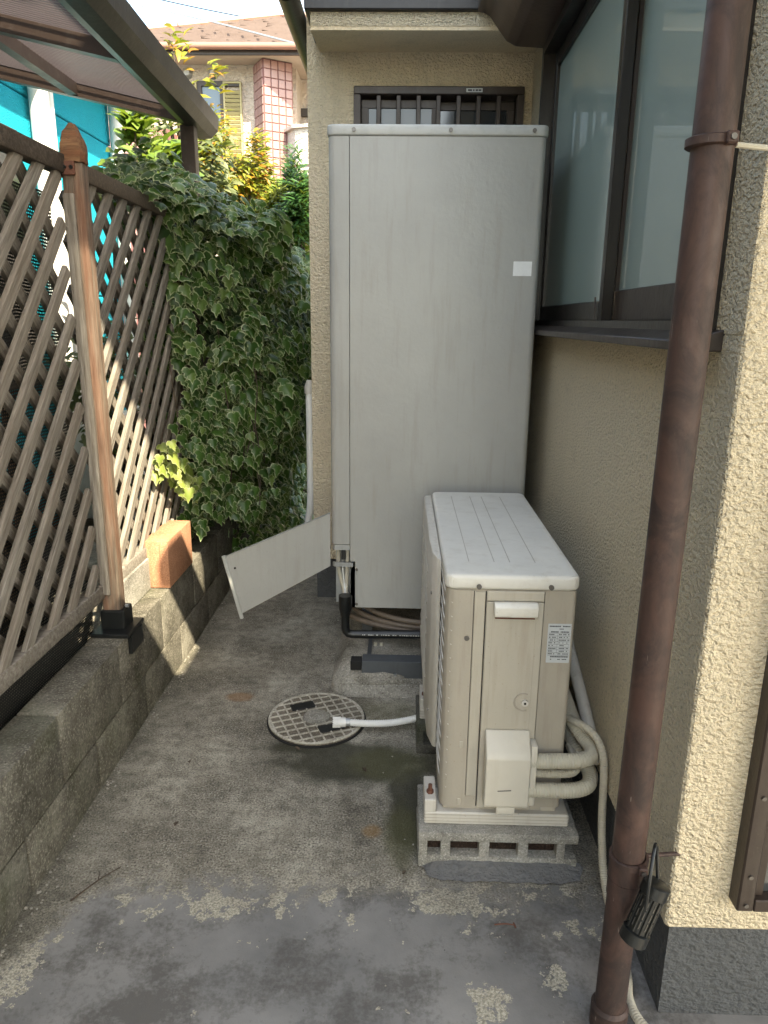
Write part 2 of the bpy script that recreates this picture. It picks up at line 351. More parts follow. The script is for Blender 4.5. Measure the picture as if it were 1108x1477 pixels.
# ground: bare concrete in the passage, worn grey paint in the foreground
a = NT('worn_concrete_and_paint'); p = a.pos()
sep = a.n('ShaderNodeSeparateXYZ', {0: p}); X_, Y_ = sep.outputs['X'], sep.outputs['Y']
agg = a.noise(p, 190, 3, .7); agg2 = a.voro(p, 120); med = a.noise(p, 30, 5, .72); bigv = a.noise(p, 3.4, 6, .66)
conc = a.ramp(bigv, [(.32, (.115, .10, .076)), (.48, (.245, .222, .178)), (.66, (.44, .405, .33))])
lowm = a.ramp(a.noise(p, 6.5, 5, .65), [(.35, .25), (.65, 1.0)])
conc = a.mix(a.math('MULTIPLY', lowm, a.ramp(agg, [(.50, 0.0), (.66, .9)])), conc, (.56, .52, .43))
conc = a.mix(a.ramp(agg, [(.34, .85), (.47, 0.0)]), conc, (.035, .031, .026))
conc = a.mix(a.ramp(agg2, [(.10, .95), (.20, 0.0)]), conc, a.ramp(a.noise(p, 60, 1), [(.5, (.05, .043, .038)), (.6, (.62, .60, .54))]))
conc = a.mix(a.math('MULTIPLY', a.ramp(med, [(.45, 0.0), (.68, 1.0)]), .6), conc, (.06, .053, .042))
def blob(cx, cy, rx, ry, wob=.5):
    dx = a.math('DIVIDE', a.math('SUBTRACT', X_, cx), rx); dy = a.math('DIVIDE', a.math('SUBTRACT', Y_, cy), ry)
    dd = a.math('SQRT', a.math('ADD', a.math('MULTIPLY', dx, dx), a.math('MULTIPLY', dy, dy)))
    dd = a.math('ADD', dd, a.math('MULTIPLY', a.math('SUBTRACT', a.noise(p, 9, 5, .65), .5), wob * 2))
    return a.ramp(dd, [(.55, 1.0), (1.0, 0.0)])
wet = a.math('MAXIMUM', blob(-.12, 1.93, .30, .13), a.math('MAXIMUM', blob(.04, 1.75, .08, .30), blob(-.22, 2.0, .25, .06)))
conc = a.mix(a.math('MULTIPLY', wet, .86), conc, (.026, .026, .013))
conc = a.mix(a.math('MULTIPLY', a.math('MAXIMUM', blob(-.02, 2.22, .2, .11), a.math('MAXIMUM', blob(.02, 1.62, .06, .16), blob(-.02, 1.93, .16, .1))), .28), conc, (.13, .125, .04))
edge = a.math('MULTIPLY', a.ramp(a.math('ADD', a.math('ABSOLUTE', a.math('ADD', X_, .838)), a.math('MULTIPLY', a.noise(p, 12, 4), .12)), [(.05, 1.0), (.19, 0.0)]), .6)
conc = a.mix(edge, conc, (.045, .042, .026))
conc = a.mix(a.math('MULTIPLY', blob(-.56, 2.31, .06, .04), .5), conc, (.28, .13, .04))
conc = a.mix(a.math('MULTIPLY', blob(-.06, 1.63, .03, .03), .5), conc, (.26, .14, .04))
far = a.ramp(a.math('ADD', Y_, a.math('MULTIPLY', a.noise(p, 5, 5), .8)), [(0, 0.0), (1, 1.0)])
# paint mask
wav = a.math('ADD', a.math('MULTIPLY', a.math('SUBTRACT', a.noise(p, 4.2, 6, .68), .5), .26), a.math('MULTIPLY', a.math('SUBTRACT', a.noise(p, 26, 5, .7), .5), .24))
pm = a.math('SUBTRACT', 1.425, a.math('ADD', Y_, wav))
pm = a.math('SUBTRACT', pm, a.math('MULTIPLY', a.ramp(X_, [(0, 0.0), (1, 0.0)]), 1.0))
pm = a.math('SUBTRACT', pm, a.math('MULTIPLY', a.math('MAXIMUM', a.math('SUBTRACT', -.66, X_), 0.0), 1.6))
chipb = a.math('MAXIMUM', a.math('MAXIMUM', blob(-.79, 1.2, .09, .16, .5), blob(.19, 1.14, .06, .05, 1.2)), a.math('MAXIMUM', blob(.1, 1.40, .10, .05, .7), a.math('MAXIMUM', blob(.34, 1.2, .04, .05, 1.2), blob(-.42, 1.36, .12, .05, .8))))
pmask = a.ramp(a.math('ADD', a.math('MULTIPLY', pm, 10.0), .5), [(0, 0.0), (1, 1.0)])
chips = a.ramp(a.math('ADD', a.math('MULTIPLY', a.noise(p, 17, 4, .72), .6), a.math('MULTIPLY', a.noise(p, 60, 4, .7), .4)), [(.655, 0.0), (.661, 1.0)])
nearedge = a.ramp(a.math('MULTIPLY', pm, 5.5), [(0, 1.0), (1, .0)])
chips2 = a.ramp(a.math('ADD', a.math('MULTIPLY', a.noise(p, 14, 5, .7), .75), a.math('MULTIPLY', nearedge, .115)), [(.505, 0.0), (.512, 1.0)])
chip = a.math('MAXIMUM', chips, a.math('MAXIMUM', chips2, a.ramp(a.math('ADD', a.math('MULTIPLY', chipb, .27), a.math('MULTIPLY', a.noise(p, 48, 5, .75), .98)), [(.70, 0.0), (.71, 1.0)])))
paint = a.ramp(a.noise(p, 2.6, 6, .6), [(.34, (.125, .122, .118)), (.5, (.19, .184, .175)), (.66, (.245, .236, .222))])
worn = a.ramp(a.math('ADD', a.noise(p, 3.3, 7, .7), a.math('MULTIPLY', a.noise(p, 90, 3, .7), .25)), [(.60, 0.0), (.72, 1.0)])
paint = a.mix(a.math('MULTIPLY', worn, .75), paint, (.075, .068, .06))
paint = a.mix(a.ramp(a.noise(p, 120, 2), [(.72, 0.0), (.75, .8)]), paint, (.05, .045, .04))
expo = a.mix(a.ramp(agg, [(.4, 0.0), (.6, 1.0)]), (.24, .22, .17), (.50, .46, .37))
gcol = a.mix(pmask, conc, a.mix(chip, paint, expo))
isp = a.math('MULTIPLY', pmask, a.math('SUBTRACT', 1.0, chip))
hh = a.math('ADD', a.math('MULTIPLY', a.math('ADD', a.math('MULTIPLY', agg, .6), a.math('MULTIPLY', med, .8)), a.math('SUBTRACT', 1.0, a.math('MULTIPLY', isp, .85))), a.math('MULTIPLY', isp, .6))
rgh = a.math('SUBTRACT', a.math('SUBTRACT', .93, a.math('MULTIPLY', isp, .38)), a.math('MULTIPLY', wet, .35))
M['ground'] = a.set(color=gcol, rough=rgh, spec=.35, normal=a.bump(hh, .007, 1.0))

# ================================================================== SETTING
g = MB().add([(-60, -40, 0), (60, -40, 0), (60, 90, 0), (-60, 90, 0)], [(0, 1, 2, 3)]).build('ground', M['ground'], origin=(0, 0, 0)); tag(g, kind='structure')

# ------------------------------------------------------------------ own house
WX, FY, BY, BX = .505, 1.12, 3.27, -.405
house = thing('stucco_house', (1.5, 2.5, 0), 'cream stucco house with brown window frames beside the concrete passage', 'house')
w0, w1, zs, zt = 1.22, 2.90, 1.285, 2.235          # big window opening in the right wall (Y range, Z range)
MB().box(WX, 4.6, FY, 3.3, .215, zs, .004, 1).build('wall', M['stucco_fine'], house)
MB().box(WX, WX + .12, FY, w0, zs, 3.6).box(WX, WX + .12, w1, BY + .02, zs, 3.6).box(WX + .001, WX + .12, w0, w1, zt, 3.6).build('wall', M['stucco_fine'], house)
MB().box(WX + .002, 4.6, FY - .002, FY + .13, .214, 3.6, .006, 2).build('wall', M['stucco'], house)
MB().box(WX + .13, 4.6, FY + .2, 4.1, 3.4, 3.598).build('roof', M['shingle'], house)
MB().box(WX + .6, 4.6, w0 - .05, w1 + .1, zs, 3.39).build('room_dark', M['dark'], house)  # near-black block standing in for the unlit room
MB().box(WX + .014, 4.6, FY + .012, 3.3, 0, .2145).build('foundation', M['base'], house)
# back wall with a window opening
bx0, bx1, bz0, bz1 = -.215, .468, 1.62, 2.205
b = MB().box(BX, bx0, BY, BY + .13, .2, 2.95).box(bx0, bx1, BY, BY + .13, .2, bz0).box(bx0, bx1, BY, BY + .13, bz1, 2.95).box(bx1, WX - .001, BY, BY + .13, .2, 2.95)
b.build('wall', M['stucco'], house)
MB().box(BX, BX + .12, BY + .131, 4.2, .2, 2.95).build('wall', M['stucco'], house)
MB().box(BX + .012, WX, BY + .012, 4.19, 0, .199).build('foundation', M['base'], house)
MB().box(BX + .13, WX + .1, 4.08, 4.2, .2, 2.95).build('wall', M['stucco'], house)
MB().box(bx0 - .1, bx1 + .1, BY + .5, BY + .55, 1.4, 2.5).build('room_dark', M['dark'], house)  # near-black sheet standing in for the unlit room
# jettied upper floor over the back wall
OY = 2.955
MB().prism([(OY, 2.305), (BY + .001, 2.335), (BY + .001, 2.36), (OY, 2.36)], 'x', -.352, WX + .1).build('soffit', M['stucco_flat'], house)
MB().box(-.352, WX + .1, OY - .002, OY + .1, 2.318, 2.362).build('bracket_face', M['stucco_fine'], house)
MB().box(-.372, WX + .1, OY - .022, BY, 2.363, 2.405, .004, 1).build('trim_band', M['bronze_dark'], house)
MB().box(-.352, 4.6, OY - .006, 4.0, 2.406, 3.0).build('upper_wall', M['stucco'], house)
# unseen, added to shape the sun patch: upper storey, canopy over the camera
MB().box(WX, 5.2, -.084, 1.8, 4.2, 4.75).build('upper_wall', M['stucco'], house)
MB().box(WX + .02, 5.2, FY + .14, 1.8, 3.6, 4.2).build('upper_wall', M['stucco'], house)
MB().box(.625, 3.4, -1.05, FY - .004, 2.30, 2.40).box(.30, .6249, -1.05, .55, 2.30, 2.40).box(.30, .6249, .90, FY - .004, 2.30, 2.40).build('shade_slab', M['bronze'], house)  # unseen slab, notched to cut the sun streak on the low wall
# gutter along the left eave of the back wing
gt = MB().tube([(-.452, 2.7, 2.475), (-.452, 4.3, 2.455)], .04, 16); gt.build('gutter', M['gutter'], house)
for yy in (3.05, 3.6): MB().tube([(-.452, yy - .006, 2.472), (-.452, yy + .006, 2.472)], .044, 16).build('gutter_strap', M['bronze_dark'], house)
MB().tube([(-.452, 4.25, 2.45), (-.45, 4.28, 2.38), (-.43, 4.24, 2.2), (-.43, 4.24, 1.9)], .03, 12, sub=5).build('downspout', M['bronze_dark'], house)

# window in back wall with bars
win = MB().box(bx0, bx1, BY - .035, BY + .06, bz1 - .03, bz1, .003, 1).box(bx0, bx0 + .025, BY - .035, BY + .06, bz0, bz1 - .031).box(bx1 - .025, bx1, BY - .035, BY + .06, bz0, bz1 - .031).box(bx0, bx1, BY - .035, BY + .06, bz0 - .03, bz0 - .001).build('barred_window', M['bronze'], house)
for (xa, xb, yo) in ((bx0 + .03, .13, .0), (.10, bx1 - .03, .03)):
    sash = MB().box(xa, xb, BY + .01 + yo, BY + .03 + yo, bz1 - .068, bz1 - .04).box(xa, xa + .028, BY + .01 + yo, BY + .03 + yo, bz0, bz1 - .069).box(xb - .028, xb, BY + .01 + yo, BY + .03 + yo, bz0, bz1 - .069)
    sash.build('sash', M['bronze'], win)
    MB().box(xa + .029, xb - .029, BY + .018 + yo, BY + .022 + yo, bz0, bz1 - .069).build('pane', M['pane_grey'] if yo == 0 else M['glass_dark'], win)
for i in range(9):
    xx = bx0 + .02 + i * (bx1 - bx0 - .04) / 8
    MB().box(xx - .009, xx + .009, BY - .03, BY - .012, bz0, bz1 - .032, .002, 1).build('bar', M['bronze'], win)
MB().box(.235, .30, BY - .037, BY - .0352, bz1 - .022, bz1 - .008).build('maker_plate', M['plate'], win)
b = MB()
for k, (u, w_) in enumerate(((.242, .016), (.262, .006), (.272, .010), (.284, .011))): b.box(u, u + w_, BY - .0378, BY - .0371, bz1 - .018, bz1 - .012)
b.build('print', M['ink'], win)

# big sliding window in the right wall
bw = MB().box(WX - .03, WX + .1, w0, w0 + .03, zs + .02, zt - .03).box(WX - .03, WX + .1, w1 - .03, w1, zs + .02, zt - .03).box(WX - .03, WX + .1, w0, w1, zt - .03, zt)
bw.box(WX - .01, WX + .1, w0, w1, zs + .001, zs + .02).build('sliding_window', M['bronze_dark'], house)
bwo = [o for o in house.children if o.name.startswith('sliding_window')][0]
MB().prism([(WX - .06, zs - .028), (WX - .06, zs - .012), (WX + .02, zs + .012), (WX + .02, zs - .028)], 'y', w0 - .03, w1 + .03, .002, 1).build('sill', M['bronze'], bwo)
for (ya, yb, xo) in ((1.98, w1 - .03, .012), (w0 + .03, 2.03, .045)):
    f = MB().box(WX + xo, WX + xo + .028, ya, ya + .034, zs + .02, zt - .03, .002, 1).box(WX + xo, WX + xo + .028, yb - .034, yb, zs + .02, zt - .03, .002, 1)
    f.box(WX + xo, WX + xo + .028, ya + .034, yb - .034, zs + .02, zs + .02 + (.05 if xo < .02 else .075), .002, 1).box(WX + xo, WX + xo + .028, ya + .034, yb - .034, zt - .075, zt - .03, .002, 1)
    so = f.build('sash', M['bronze_dark'] if xo < .02 else M['bronze'], bwo)
    MB().box(WX + xo + .012, WX + xo + .017, ya + .032, yb - .032, zs + .04, zt - .06).build('pane', M['frost'], bwo)
MB().box(WX + .002, WX + .004, 2.015, 2.028, zs + .025, zs + .08).build('latch', M['bronze'], bwo)
# hood above the window
MB().prism([(WX, 2.252), (.49, 2.246), (.385, 2.252), (.352, 2.268), (.325, 2.30), (.29, 2.345), (.268, 2.357), (.245, 2.36), (.245, 2.52), (WX, 2.56)], 'y', w0 + .1, 2.95, .004, 2).build('window_hood', M['hood'], house)
# lower window on the front wall
fw = MB().box(.612, .642, FY - .035, FY + .02, .285, 1.06, .003, 1).box(.642, 1.7, FY - .035, FY + .02, .285, .31, .002, 1).box(.642, 1.7, FY - .035, FY + .02, 1.03, 1.06).build('front_window', M['bronze'], house)
MB().box(.643, .66, FY - .022, FY + .015, .311, 1.029).build('sash', M['bronze'], fw)
MB().box(.661, 1.7, FY - .012, FY - .004, .311, 1.029).build('pane', M['glass_dark'], fw)
for zz in (.30, .36, .52, .8): MB().cyl((.627, FY - .036, zz), 'y', .004, .004, 10).build('screw', M['screw'], fw)

# ------------------------------------------------------------------ unseen tower added behind the camera to shade the near fence panel
wing = thing('sun_blocker_tower', (2.6, -5, 0), 'unseen tall cream box added as sun blocker behind the viewer', 'house')
MB().box(2.2, 3.0, -7, -3.08, 0, 9.0).build('wall', M['stucco'], wing)
MB().box(2.1, 3.0, -7.1, -3.08, 9.001, 9.1).build('roof', M['shingle'], wing)

gw = thing('bounce_box', (-1.5, -1.6, 0), 'unseen cream sun-bouncing outbuilding beside the yard behind the viewer', 'reflector')  # unseen box added to bounce warm sunlight from the left
MB().box(-2.0, -1.10, -4.2, .84, 0, 3.3).build('body', M['bounce'], gw)
MB().box(-2.05, -1.06, -4.25, .88, 3.301, 3.38, .006, 1).build('bounce_box_top', M['cblock'], gw)

# ------------------------------------------------------------------ low block wall
LX, LZ, LW = -.838, .345, .106
bwall = thing('block_wall', (LX - .06, 3, 0), 'low weathered concrete block wall under the lattice fence', 'wall')
MB().box(LX - LW + .006, LX - .006, .2, 7.2, -.02, LZ - .012).build('mortar', M['mortar'], bwall)
blk = MB().box(LX - LW, LX, 0, .39, 0, .19, .004, 2)
for r_ in range(2):
    for k in range(18):
        y0 = .2 + k * .396 - (.198 if r_ else 0); z0 = (.152 if r_ else -.045)
        o = MB().box(LX - LW + random.uniform(-.001, .001), LX + random.uniform(-.0015, .0015), y0, y0 + .39, z0, z0 + .193 + (random.uniform(-.0015, .0015) if r_ else 0), .004, 2).build('block', M['block'], bwall)

# ------------------------------------------------------------------ lattice fence
fence = thing('lattice_fence', (-.93, 2.1, LZ), 'weathered wooden lattice fence with pointed post on the low block wall', 'fence')
FX = -.93; Z0, Z1 = .475, 1.68
def mkslat(L_, w=.036, t=.014):
    b = MB().box(-L_ / 2, L_ / 2, -t / 2, t / 2, -w / 2, w / 2, .0015, 1); return b
def panel(ya, yb, stl):
    pf = MB().box(FX - .02, FX + .022, ya, yb, Z1 - .01, Z1 + .038, .004, 2).build('top_rail', M['wood_dark'], fence)
    rz = pf
    MB().box(FX - .018, FX + .02, ya, yb, Z0 - .02, Z0 + .026, .004, 2).build('bottom_rail', M['wood'], fence)
    for yy in stl: MB().box(FX - .014, FX + .013, yy - .012, yy + .012, Z0 + .008, Z1 - .012, .002, 1).build('stile', M['wood_dark'], fence)
    h = Z1 - Z0; P = .122
    for layer, sgn in ((0, 1), (1, -1)):
        k = -12
        while k < 24:
            c0 = ya + .05 + k * P + (.03 if layer else 0) + random.uniform(-.004, .004)          # y at mid height
            k += 1
            # clip 45 degree line y = c0 + sgn*s, z = mid + s
            lo, hi = -h / 2, h / 2
            s0, s1 = (ya + .02 - c0) * sgn, (yb - .02 - c0) * sgn
            lo, hi = max(lo, min(s0, s1)), min(hi, max(s0, s1))
            if hi - lo < .06: continue
            mid = (lo + hi) / 2; ln = (hi - lo) * 1.414 + .012
            o = mkslat(ln, .034 + random.uniform(-.002, .002)).build('slat', M['wood'], fence, origin=(0, 0, 0))
            wp = Vector((FX + (.008 if layer == 0 else -.024), c0 + sgn * mid, (Z0 + Z1) / 2 + mid)); o['_w'] = tuple(wp)
            o.location = wp - wloc(fence)
            o.rotation_mode = 'QUATERNION'
            dirv = Vector((0, sgn, 1)).normalized(); zax = Vector((0, -1, sgn)).normalized() if sgn > 0 else Vector((0, 1, 1)).normalized()
            xax = dirv; yax = zax.cross(xax)
            mm = Matrix((xax, yax, zax)).transposed()
            o.rotation_quaternion = mm.to_quaternion() @ Euler((0, R(random.uniform(-1.0, 1.0)), 0)).to_quaternion()
panel(.95, 2.085, (.962,)); panel(2.13, 3.03, (3.018,))
def vpost(name, x0, x1, y0, y1, z0, z1, mat, parent, bev=.006):
    # post with its long axis on local X so that the grain runs along it
    L_ = z1 - z0; o = MB().box(-L_ / 2, L_ / 2, -(y1 - y0) / 2, (y1 - y0) / 2, -(x1 - x0) / 2, (x1 - x0) / 2, bev, 2).build(name, mat, parent, origin=(0, 0, 0))
    wp = Vector(((x0 + x1) / 2, (y0 + y1) / 2, (z0 + z1) / 2)); o['_w'] = tuple(wp); o.location = wp - wloc(parent); o.rotation_euler = (0, R(-90), 0); return o
ps = vpost('post', -.922, -.866, 2.084, 2.132, .38, 1.70, M['wood_post'], fence)
for (xa, xb, ya_) in ((-.920, -.890, 2.074),): vpost('post_batten', xa, xb, ya_, 2.0835, .47, 1.62, M['wood'], fence, .002)
# pointed, rotten post head
b = bmesh.new(); rows = 9; seg = 14; ring = []
for i in range(rows):
    t_ = i / (rows - 1); zz = 1.70 + t_ * .095; k = 1.0 - .78 * max(0, (t_ - .35) / .65) ** 1.7
    ring.append([b.verts.new((-.893 + .031 * k * max(-1, min(1, 1.35 * math.cos(q))) + random.uniform(-.002, .002), 2.108 + .027 * k * max(-1, min(1, 1.35 * math.sin(q))) + random.uniform(-.002, .002), zz + random.uniform(-.003, .003))) for q in [2 * math.pi * j / seg for j in range(seg)]])
for i in range(rows - 1):
    for j in range(seg): b.faces.new((ring[i][j], ring[i][(j + 1) % seg], ring[i + 1][(j + 1) % seg], ring[i + 1][j]))
b.faces.new(ring[-1]); b.faces.new(ring[0][::-1])
ph = MB().bm(b, True).build('post_head', M['wood_end'], fence)
ph.rotation_euler = (0, 0, 0)
MB().box(-.916, -.882, 2.074, 2.0825, 1.665, 1.70, .002, 1).build('bracket', M['rust'], fence)
for dx in (-.009, .009): MB().cyl((-.898 + dx, 2.072, 1.684), 'y', .005, .006, 10).build('bolt', M['black'], fence)
MB().box(-.928, -.852, 2.074, 2.147, LZ + .004, .418, .004, 1).build('post_shoe', M['black'], fence)
MB().prism([(-.945, 2.03), (LX + .012, 2.03), (LX + .012, 2.17), (-.945, 2.17)], 'z', LZ + .0005, LZ + .014, .003, 1).box(LX + .001, LX + .013, 2.05, 2.15, .285, LZ, .002, 1).build('shoe_plate', M['black'], fence)
MB().cyl((-.852, 2.105, .425), 'x', .006, .01, 10).build('bolt', M['galv'], fence)
# far battens partly hidden by the ivy
vpost('post', -.965, -.905, 3.05, 3.11, LZ + .002, 1.72, M['wood_dark'], fence)
vpost('post_batten', -.90, -.875, 3.04, 3.07, .45, 1.5, M['wood_dark'], fence, .003)

# black net behind the near panel
def net(name, x, ya, yb, za, zb, cell, th, label, wav=.006):
    b = MB(); rnd = random.Random(3)
    ny, nz = int((yb - ya) / cell), int((zb - za) / cell)
    def P(i, j):
        y = ya + i * cell; z = za + j * cell
        return Vector((x + wav * math.sin(y * 9 + z * 4) + wav * .6 * math.sin(z * 17), y + .25 * cell * ((j % 2) - .5), z + cell * .12 * math.sin(i * .9)))
    for j in range(nz + 1):
        for i in range(ny + 1):
            p0 = P(i, j)
            for q in ((i + 1, j), (i, j + 1)):
                if q[0] > ny or q[1] > nz: continue
                p1 = P(*q); dd = (p1 - p0); nn = Vector((0, -dd.z, dd.y)).normalized() * th / 2
                b.add([p0 - nn, p1 - nn, p1 + nn, p0 + nn], [(0, 1, 2, 3)])
    o = b.build(name, M['net'], origin=((x, (ya + yb) / 2, za))); return tag(o, label, 'net', kind=None)
net('shade_net', FX - .036, .95, 2.09, LZ - .06, 1.62, .0085, .0053, 'black mesh net hung behind the near lattice panel')

# ------------------------------------------------------------------ terracotta block and board
br = thing('terracotta_block', (-.88, 2.6, LZ), 'orange terracotta block resting on the low wall beside the lattice fence', 'block')
MB().box(-.925, -.832, 2.465, 2.755, LZ + .001, LZ + .178, .004, 2).build('body', M['terra'], br)
b = MB()
for xx in (-.895, -.862): b.box(xx - .0015, xx + .0015, 2.4635, 2.4645, LZ + .01, LZ + .17)
b.build('score_line', M['terra'], br)
bd = MB().box(-.915, -.903, 2.15, 2.462, LZ + .001, .462, .002, 1).build('cement_board', M['cblock']); tag(bd, 'grey cement board standing under the fence rail next to the orange block', 'board')

# ------------------------------------------------------------------ hot water tank
TX0, TX1, TY0, TY1, TZ1 = -.247, .440, 2.5, 3.17, 1.892
tank = thing('hot_water_tank', (.1, 2.83, 0), 'tall grey-beige hot water tank cabinet standing on a concrete pad', 'water heater')
def rrect(x0, x1, y0, y1, r, n=5):
    out = []
    for (cx_, cy_, a0) in ((x1 - r, y1 - r, 0), (x0 + r, y1 - r, 90), (x0 + r, y0 + r, 180), (x1 - r, y0 + r, 270)):
        for k in range(n + 1):
            t_ = R(a0 + 90 * k / n); out.append((cx_ + r * math.cos(t_), cy_ + r * math.sin(t_)))
    return out
SX = -.1805
b = MB()   # main casing without the left cover strip
poly = [q for q in rrect(SX + .0022, TX1, TY0, TY1, .022)]
poly = [(SX + .0022, TY1), (SX + .0022, TY0)] + [(TX1 - .022 + .022 * math.cos(R(270 + 90 * k / 6)), TY0 + .022 + .022 * math.sin(R(270 + 90 * k / 6))) for k in range(7)] + [(TX1, TY1)]
b.prism(poly, 'z', .272, TZ1 - .034, smooth=True); b.build('casing', M['tank'], tank, sharp=50)
poly = [(SX, TY0), (SX, TY1), (TX0, TY1)] + [(TX0 + .022 + .022 * math.cos(R(180 + 90 * k / 6)), TY0 + .022 + .022 * math.sin(R(180 + 90 * k / 6))) for k in range(7)]
MB().prism(poly, 'z', .515, TZ1 - .034, smooth=True).build('side_cover', M['tank'], tank, sharp=50)
MB().prism(rrect(TX0 - .004, TX1 + .006, TY0 - .005, TY1 + .004, .026), 'z', TZ1 - .033, TZ1, .006, 3).build('lid', M['tank_lid'], tank, sharp=60)
for xx in (-.165, .138, .398): MB().cyl((xx, TY0 - .007, TZ1 - .017), 'y', .0065, .005, 12).build('screw', M['screw'], tank)
for xx, zz in ((-.155, .42), (-.155, .285)): MB().cyl((xx, TY0 - .002, zz), 'y', .005, .005, 12).build('screw', M['screw'], tank)
MB().box(.355, .415, TY0 - .0012, TY0 - .0002, 1.444, 1.489).build('sticker', M['sticker'], tank)
# exposed pipe corner under the side cover
MB().box(TX0 + .012, SX - .002, TY0 + .05, TY1, .272, .514).build('back_plate', M['galv'], tank)
MB().prism([(TX0 + .004, TY0 + .012), (TX0 + .012, TY0 + .004), (SX + .0, TY0 + .004), (SX + .0, TY0 + .009), (TX0 + .012, TY0 + .012)], 'z', .492, .512).build('bracket', M['galv'], tank)
MB().prism([(TX0 + .004, TY0 + .012), (TX0 + .012, TY0 + .004), (SX + .012, TY0 - .001), (SX + .012, TY0 - .0005), (TX0 + .012, TY0 + .012)], 'z', .428, .445).build('bracket', M['galv'], tank)
MB().box(SX + .003, SX + .02, TY0 + .0, TY0 + .01, .272, .45).build('bracket', M['galv'], tank)
for xx, c_ in ((-.222, 'conduit'), (-.206, 'galv'), (-.19, 'conduit')): MB().tube([(xx, TY0 + .035, .50), (xx - .002, TY0 + .03, .42), (xx * .2 - .157, TY0 + .01, .33), (-.196 + (xx + .206) * .4, TY0 - .045, .30)], .0075, 10, sub=5).build('supply_pipe', M[c_], tank)
MB().box(-.212, -.197, TY0 + .02, TY0 + .034, .45, .492).build('pipe_wrap', M['black'], tank)
for xx, yy in ((-.12, 2.62), (.38, 2.62), (.13, 3.1)): MB().box(xx - .02, xx + .02, yy - .02, yy + .02, .115, .272).build('leg', M['steel'], tank)
# hanging flap
def fl(x, z, dy=0): return (x, 2.487 + .16 * (x + .249) + dy, z)
fp = [(-.618, .482), (-.2495, .633), (-.2495, .436), (-.574, .262)]
flap = MB().add([fl(x, z) for x, z in fp] + [fl(x, z, .003) for x, z in fp], [(0, 1, 2, 3), (7, 6, 5, 4), (0, 4, 5, 1), (1, 5, 6, 2), (2, 6, 7, 3), (3, 7, 4, 0)])
flap.add([fl(-.618, .482, -.001), fl(-.2495, .633, -.001), fl(-.2495, .633, .018), fl(-.618, .482, .018), fl(-.618, .479, -.001), fl(-.2495, .630, -.001), fl(-.2495, .630, .018), fl(-.618, .479, .018)], [(0, 1, 2, 3), (7, 6, 5, 4), (0, 4, 5, 1), (2, 6, 7, 3)])
flap.build('access_flap', M['tank'], tank)
flg = MB().tube([fl(-.622, .487, -.002), fl(-.568, .248, -.002)], .0075, 10); flg.build('flap_flange', M['tank_lid'], tank)
MB().cyl(fl(-.585, .44, -.001), 'y', .0038, .003, 10).build('flap_hole', M['dark'], tank)
# drain pipe in front of the pad
dp = thing('drain_pipe', (-.19, 2.45, .1), 'black plastic drain pipe with elbow in front of the tank base', 'pipe')
MB().tube([(-.193, 2.45, .338), (-.193, 2.45, .29), (-.1935, 2.45, .276), (-.193, 2.45, .262)], [.024, .024, .0205, .0175], 18).tube([(-.193, 2.45, .3382), (-.193, 2.45, .30)], [.0215, .019], 18).build('funnel', M['black'], dp)
MB().tube([(-.193, 2.45, .263), (-.193, 2.45, .215), (-.190, 2.45, .199), (-.182, 2.45, .190), (-.168, 2.45, .187), (-.12, 2.45, .187), (.44, 2.455, .196)], .0155, 16).build('pipe', M['black'], dp)
b = MB(); xx = -.13
rn = random.Random(5)
while xx < .09:
    w_ = rn.choice((.004, .006, .003, .008)); b.box(xx, xx + w_, 2.4335, 2.4342, .1905, .1935); xx += w_ + rn.choice((.002, .003, .003, .011))
b.build('print', M['inkw'], dp)
# coiled hoses in the shade under the cabinet
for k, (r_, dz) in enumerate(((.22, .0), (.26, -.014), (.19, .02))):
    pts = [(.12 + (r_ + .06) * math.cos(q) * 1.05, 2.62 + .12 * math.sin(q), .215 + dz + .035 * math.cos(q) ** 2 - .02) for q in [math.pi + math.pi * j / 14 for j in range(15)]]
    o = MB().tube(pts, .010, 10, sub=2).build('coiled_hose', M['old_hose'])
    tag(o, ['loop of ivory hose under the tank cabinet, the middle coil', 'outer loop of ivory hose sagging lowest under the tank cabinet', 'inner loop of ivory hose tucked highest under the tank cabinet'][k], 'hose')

# concrete pad with steel channel
pad = thing('concrete_pad', (.13, 2.75, 0), 'rounded concrete pad under the hot water tank', 'concrete pad')
b = bmesh.new()
outer = rrect(-.245, .495, 2.325, 3.24, .07, 6); inner = rrect(-.19, .495, 2.45, 3.24, .05, 6)
A = [b.verts.new((x, y, -.01)) for x, y in outer]; Am = [b.verts.new((x * .85 + ix * .15, y * .85 + iy * .15, .035)) for (x, y), (ix, iy) in zip(outer, inner)]; B_ = [b.verts.new((x * .55 + ix * .45, y * .55 + iy * .45, .06)) for (x, y), (ix, iy) in zip(outer, inner)]; C_ = [b.verts.new((ix, iy, .108)) for ix, iy in inner]
n = len(A)
for P_, Q_ in ((A, Am), (Am, B_), (B_, C_)):
    for i in range(n): b.faces.new((P_[i], P_[(i + 1) % n], Q_[(i + 1) % n], Q_[i]))
b.faces.new(C_)
bmesh.ops.subdivide_edges(b, edges=b.edges[:], cuts=2, use_grid_fill=True)
for v in b.verts:
    if v.co.z > 0: v.co += Vector((0, 1, 1)) * (noise.noise(v.co * 14) * .006)
MB().bm(b, True).build('slab', M['pad'], pad, sharp=60)
MB().box(-.128, .46, 2.372, 2.378, .045, .118, .001, 1).box(-.128, .46, 2.378, 2.43, .113, .1175).build('channel', M['steel'], pad)
MB().box(-.17, -.131, 2.385, 2.43, .075, .11, .002, 1).build('channel_cap', M['dark'], pad)
MB().box(-.112, -.098, 2.435, 2.6, .09, .116).build('channel', M['steel'], pad)
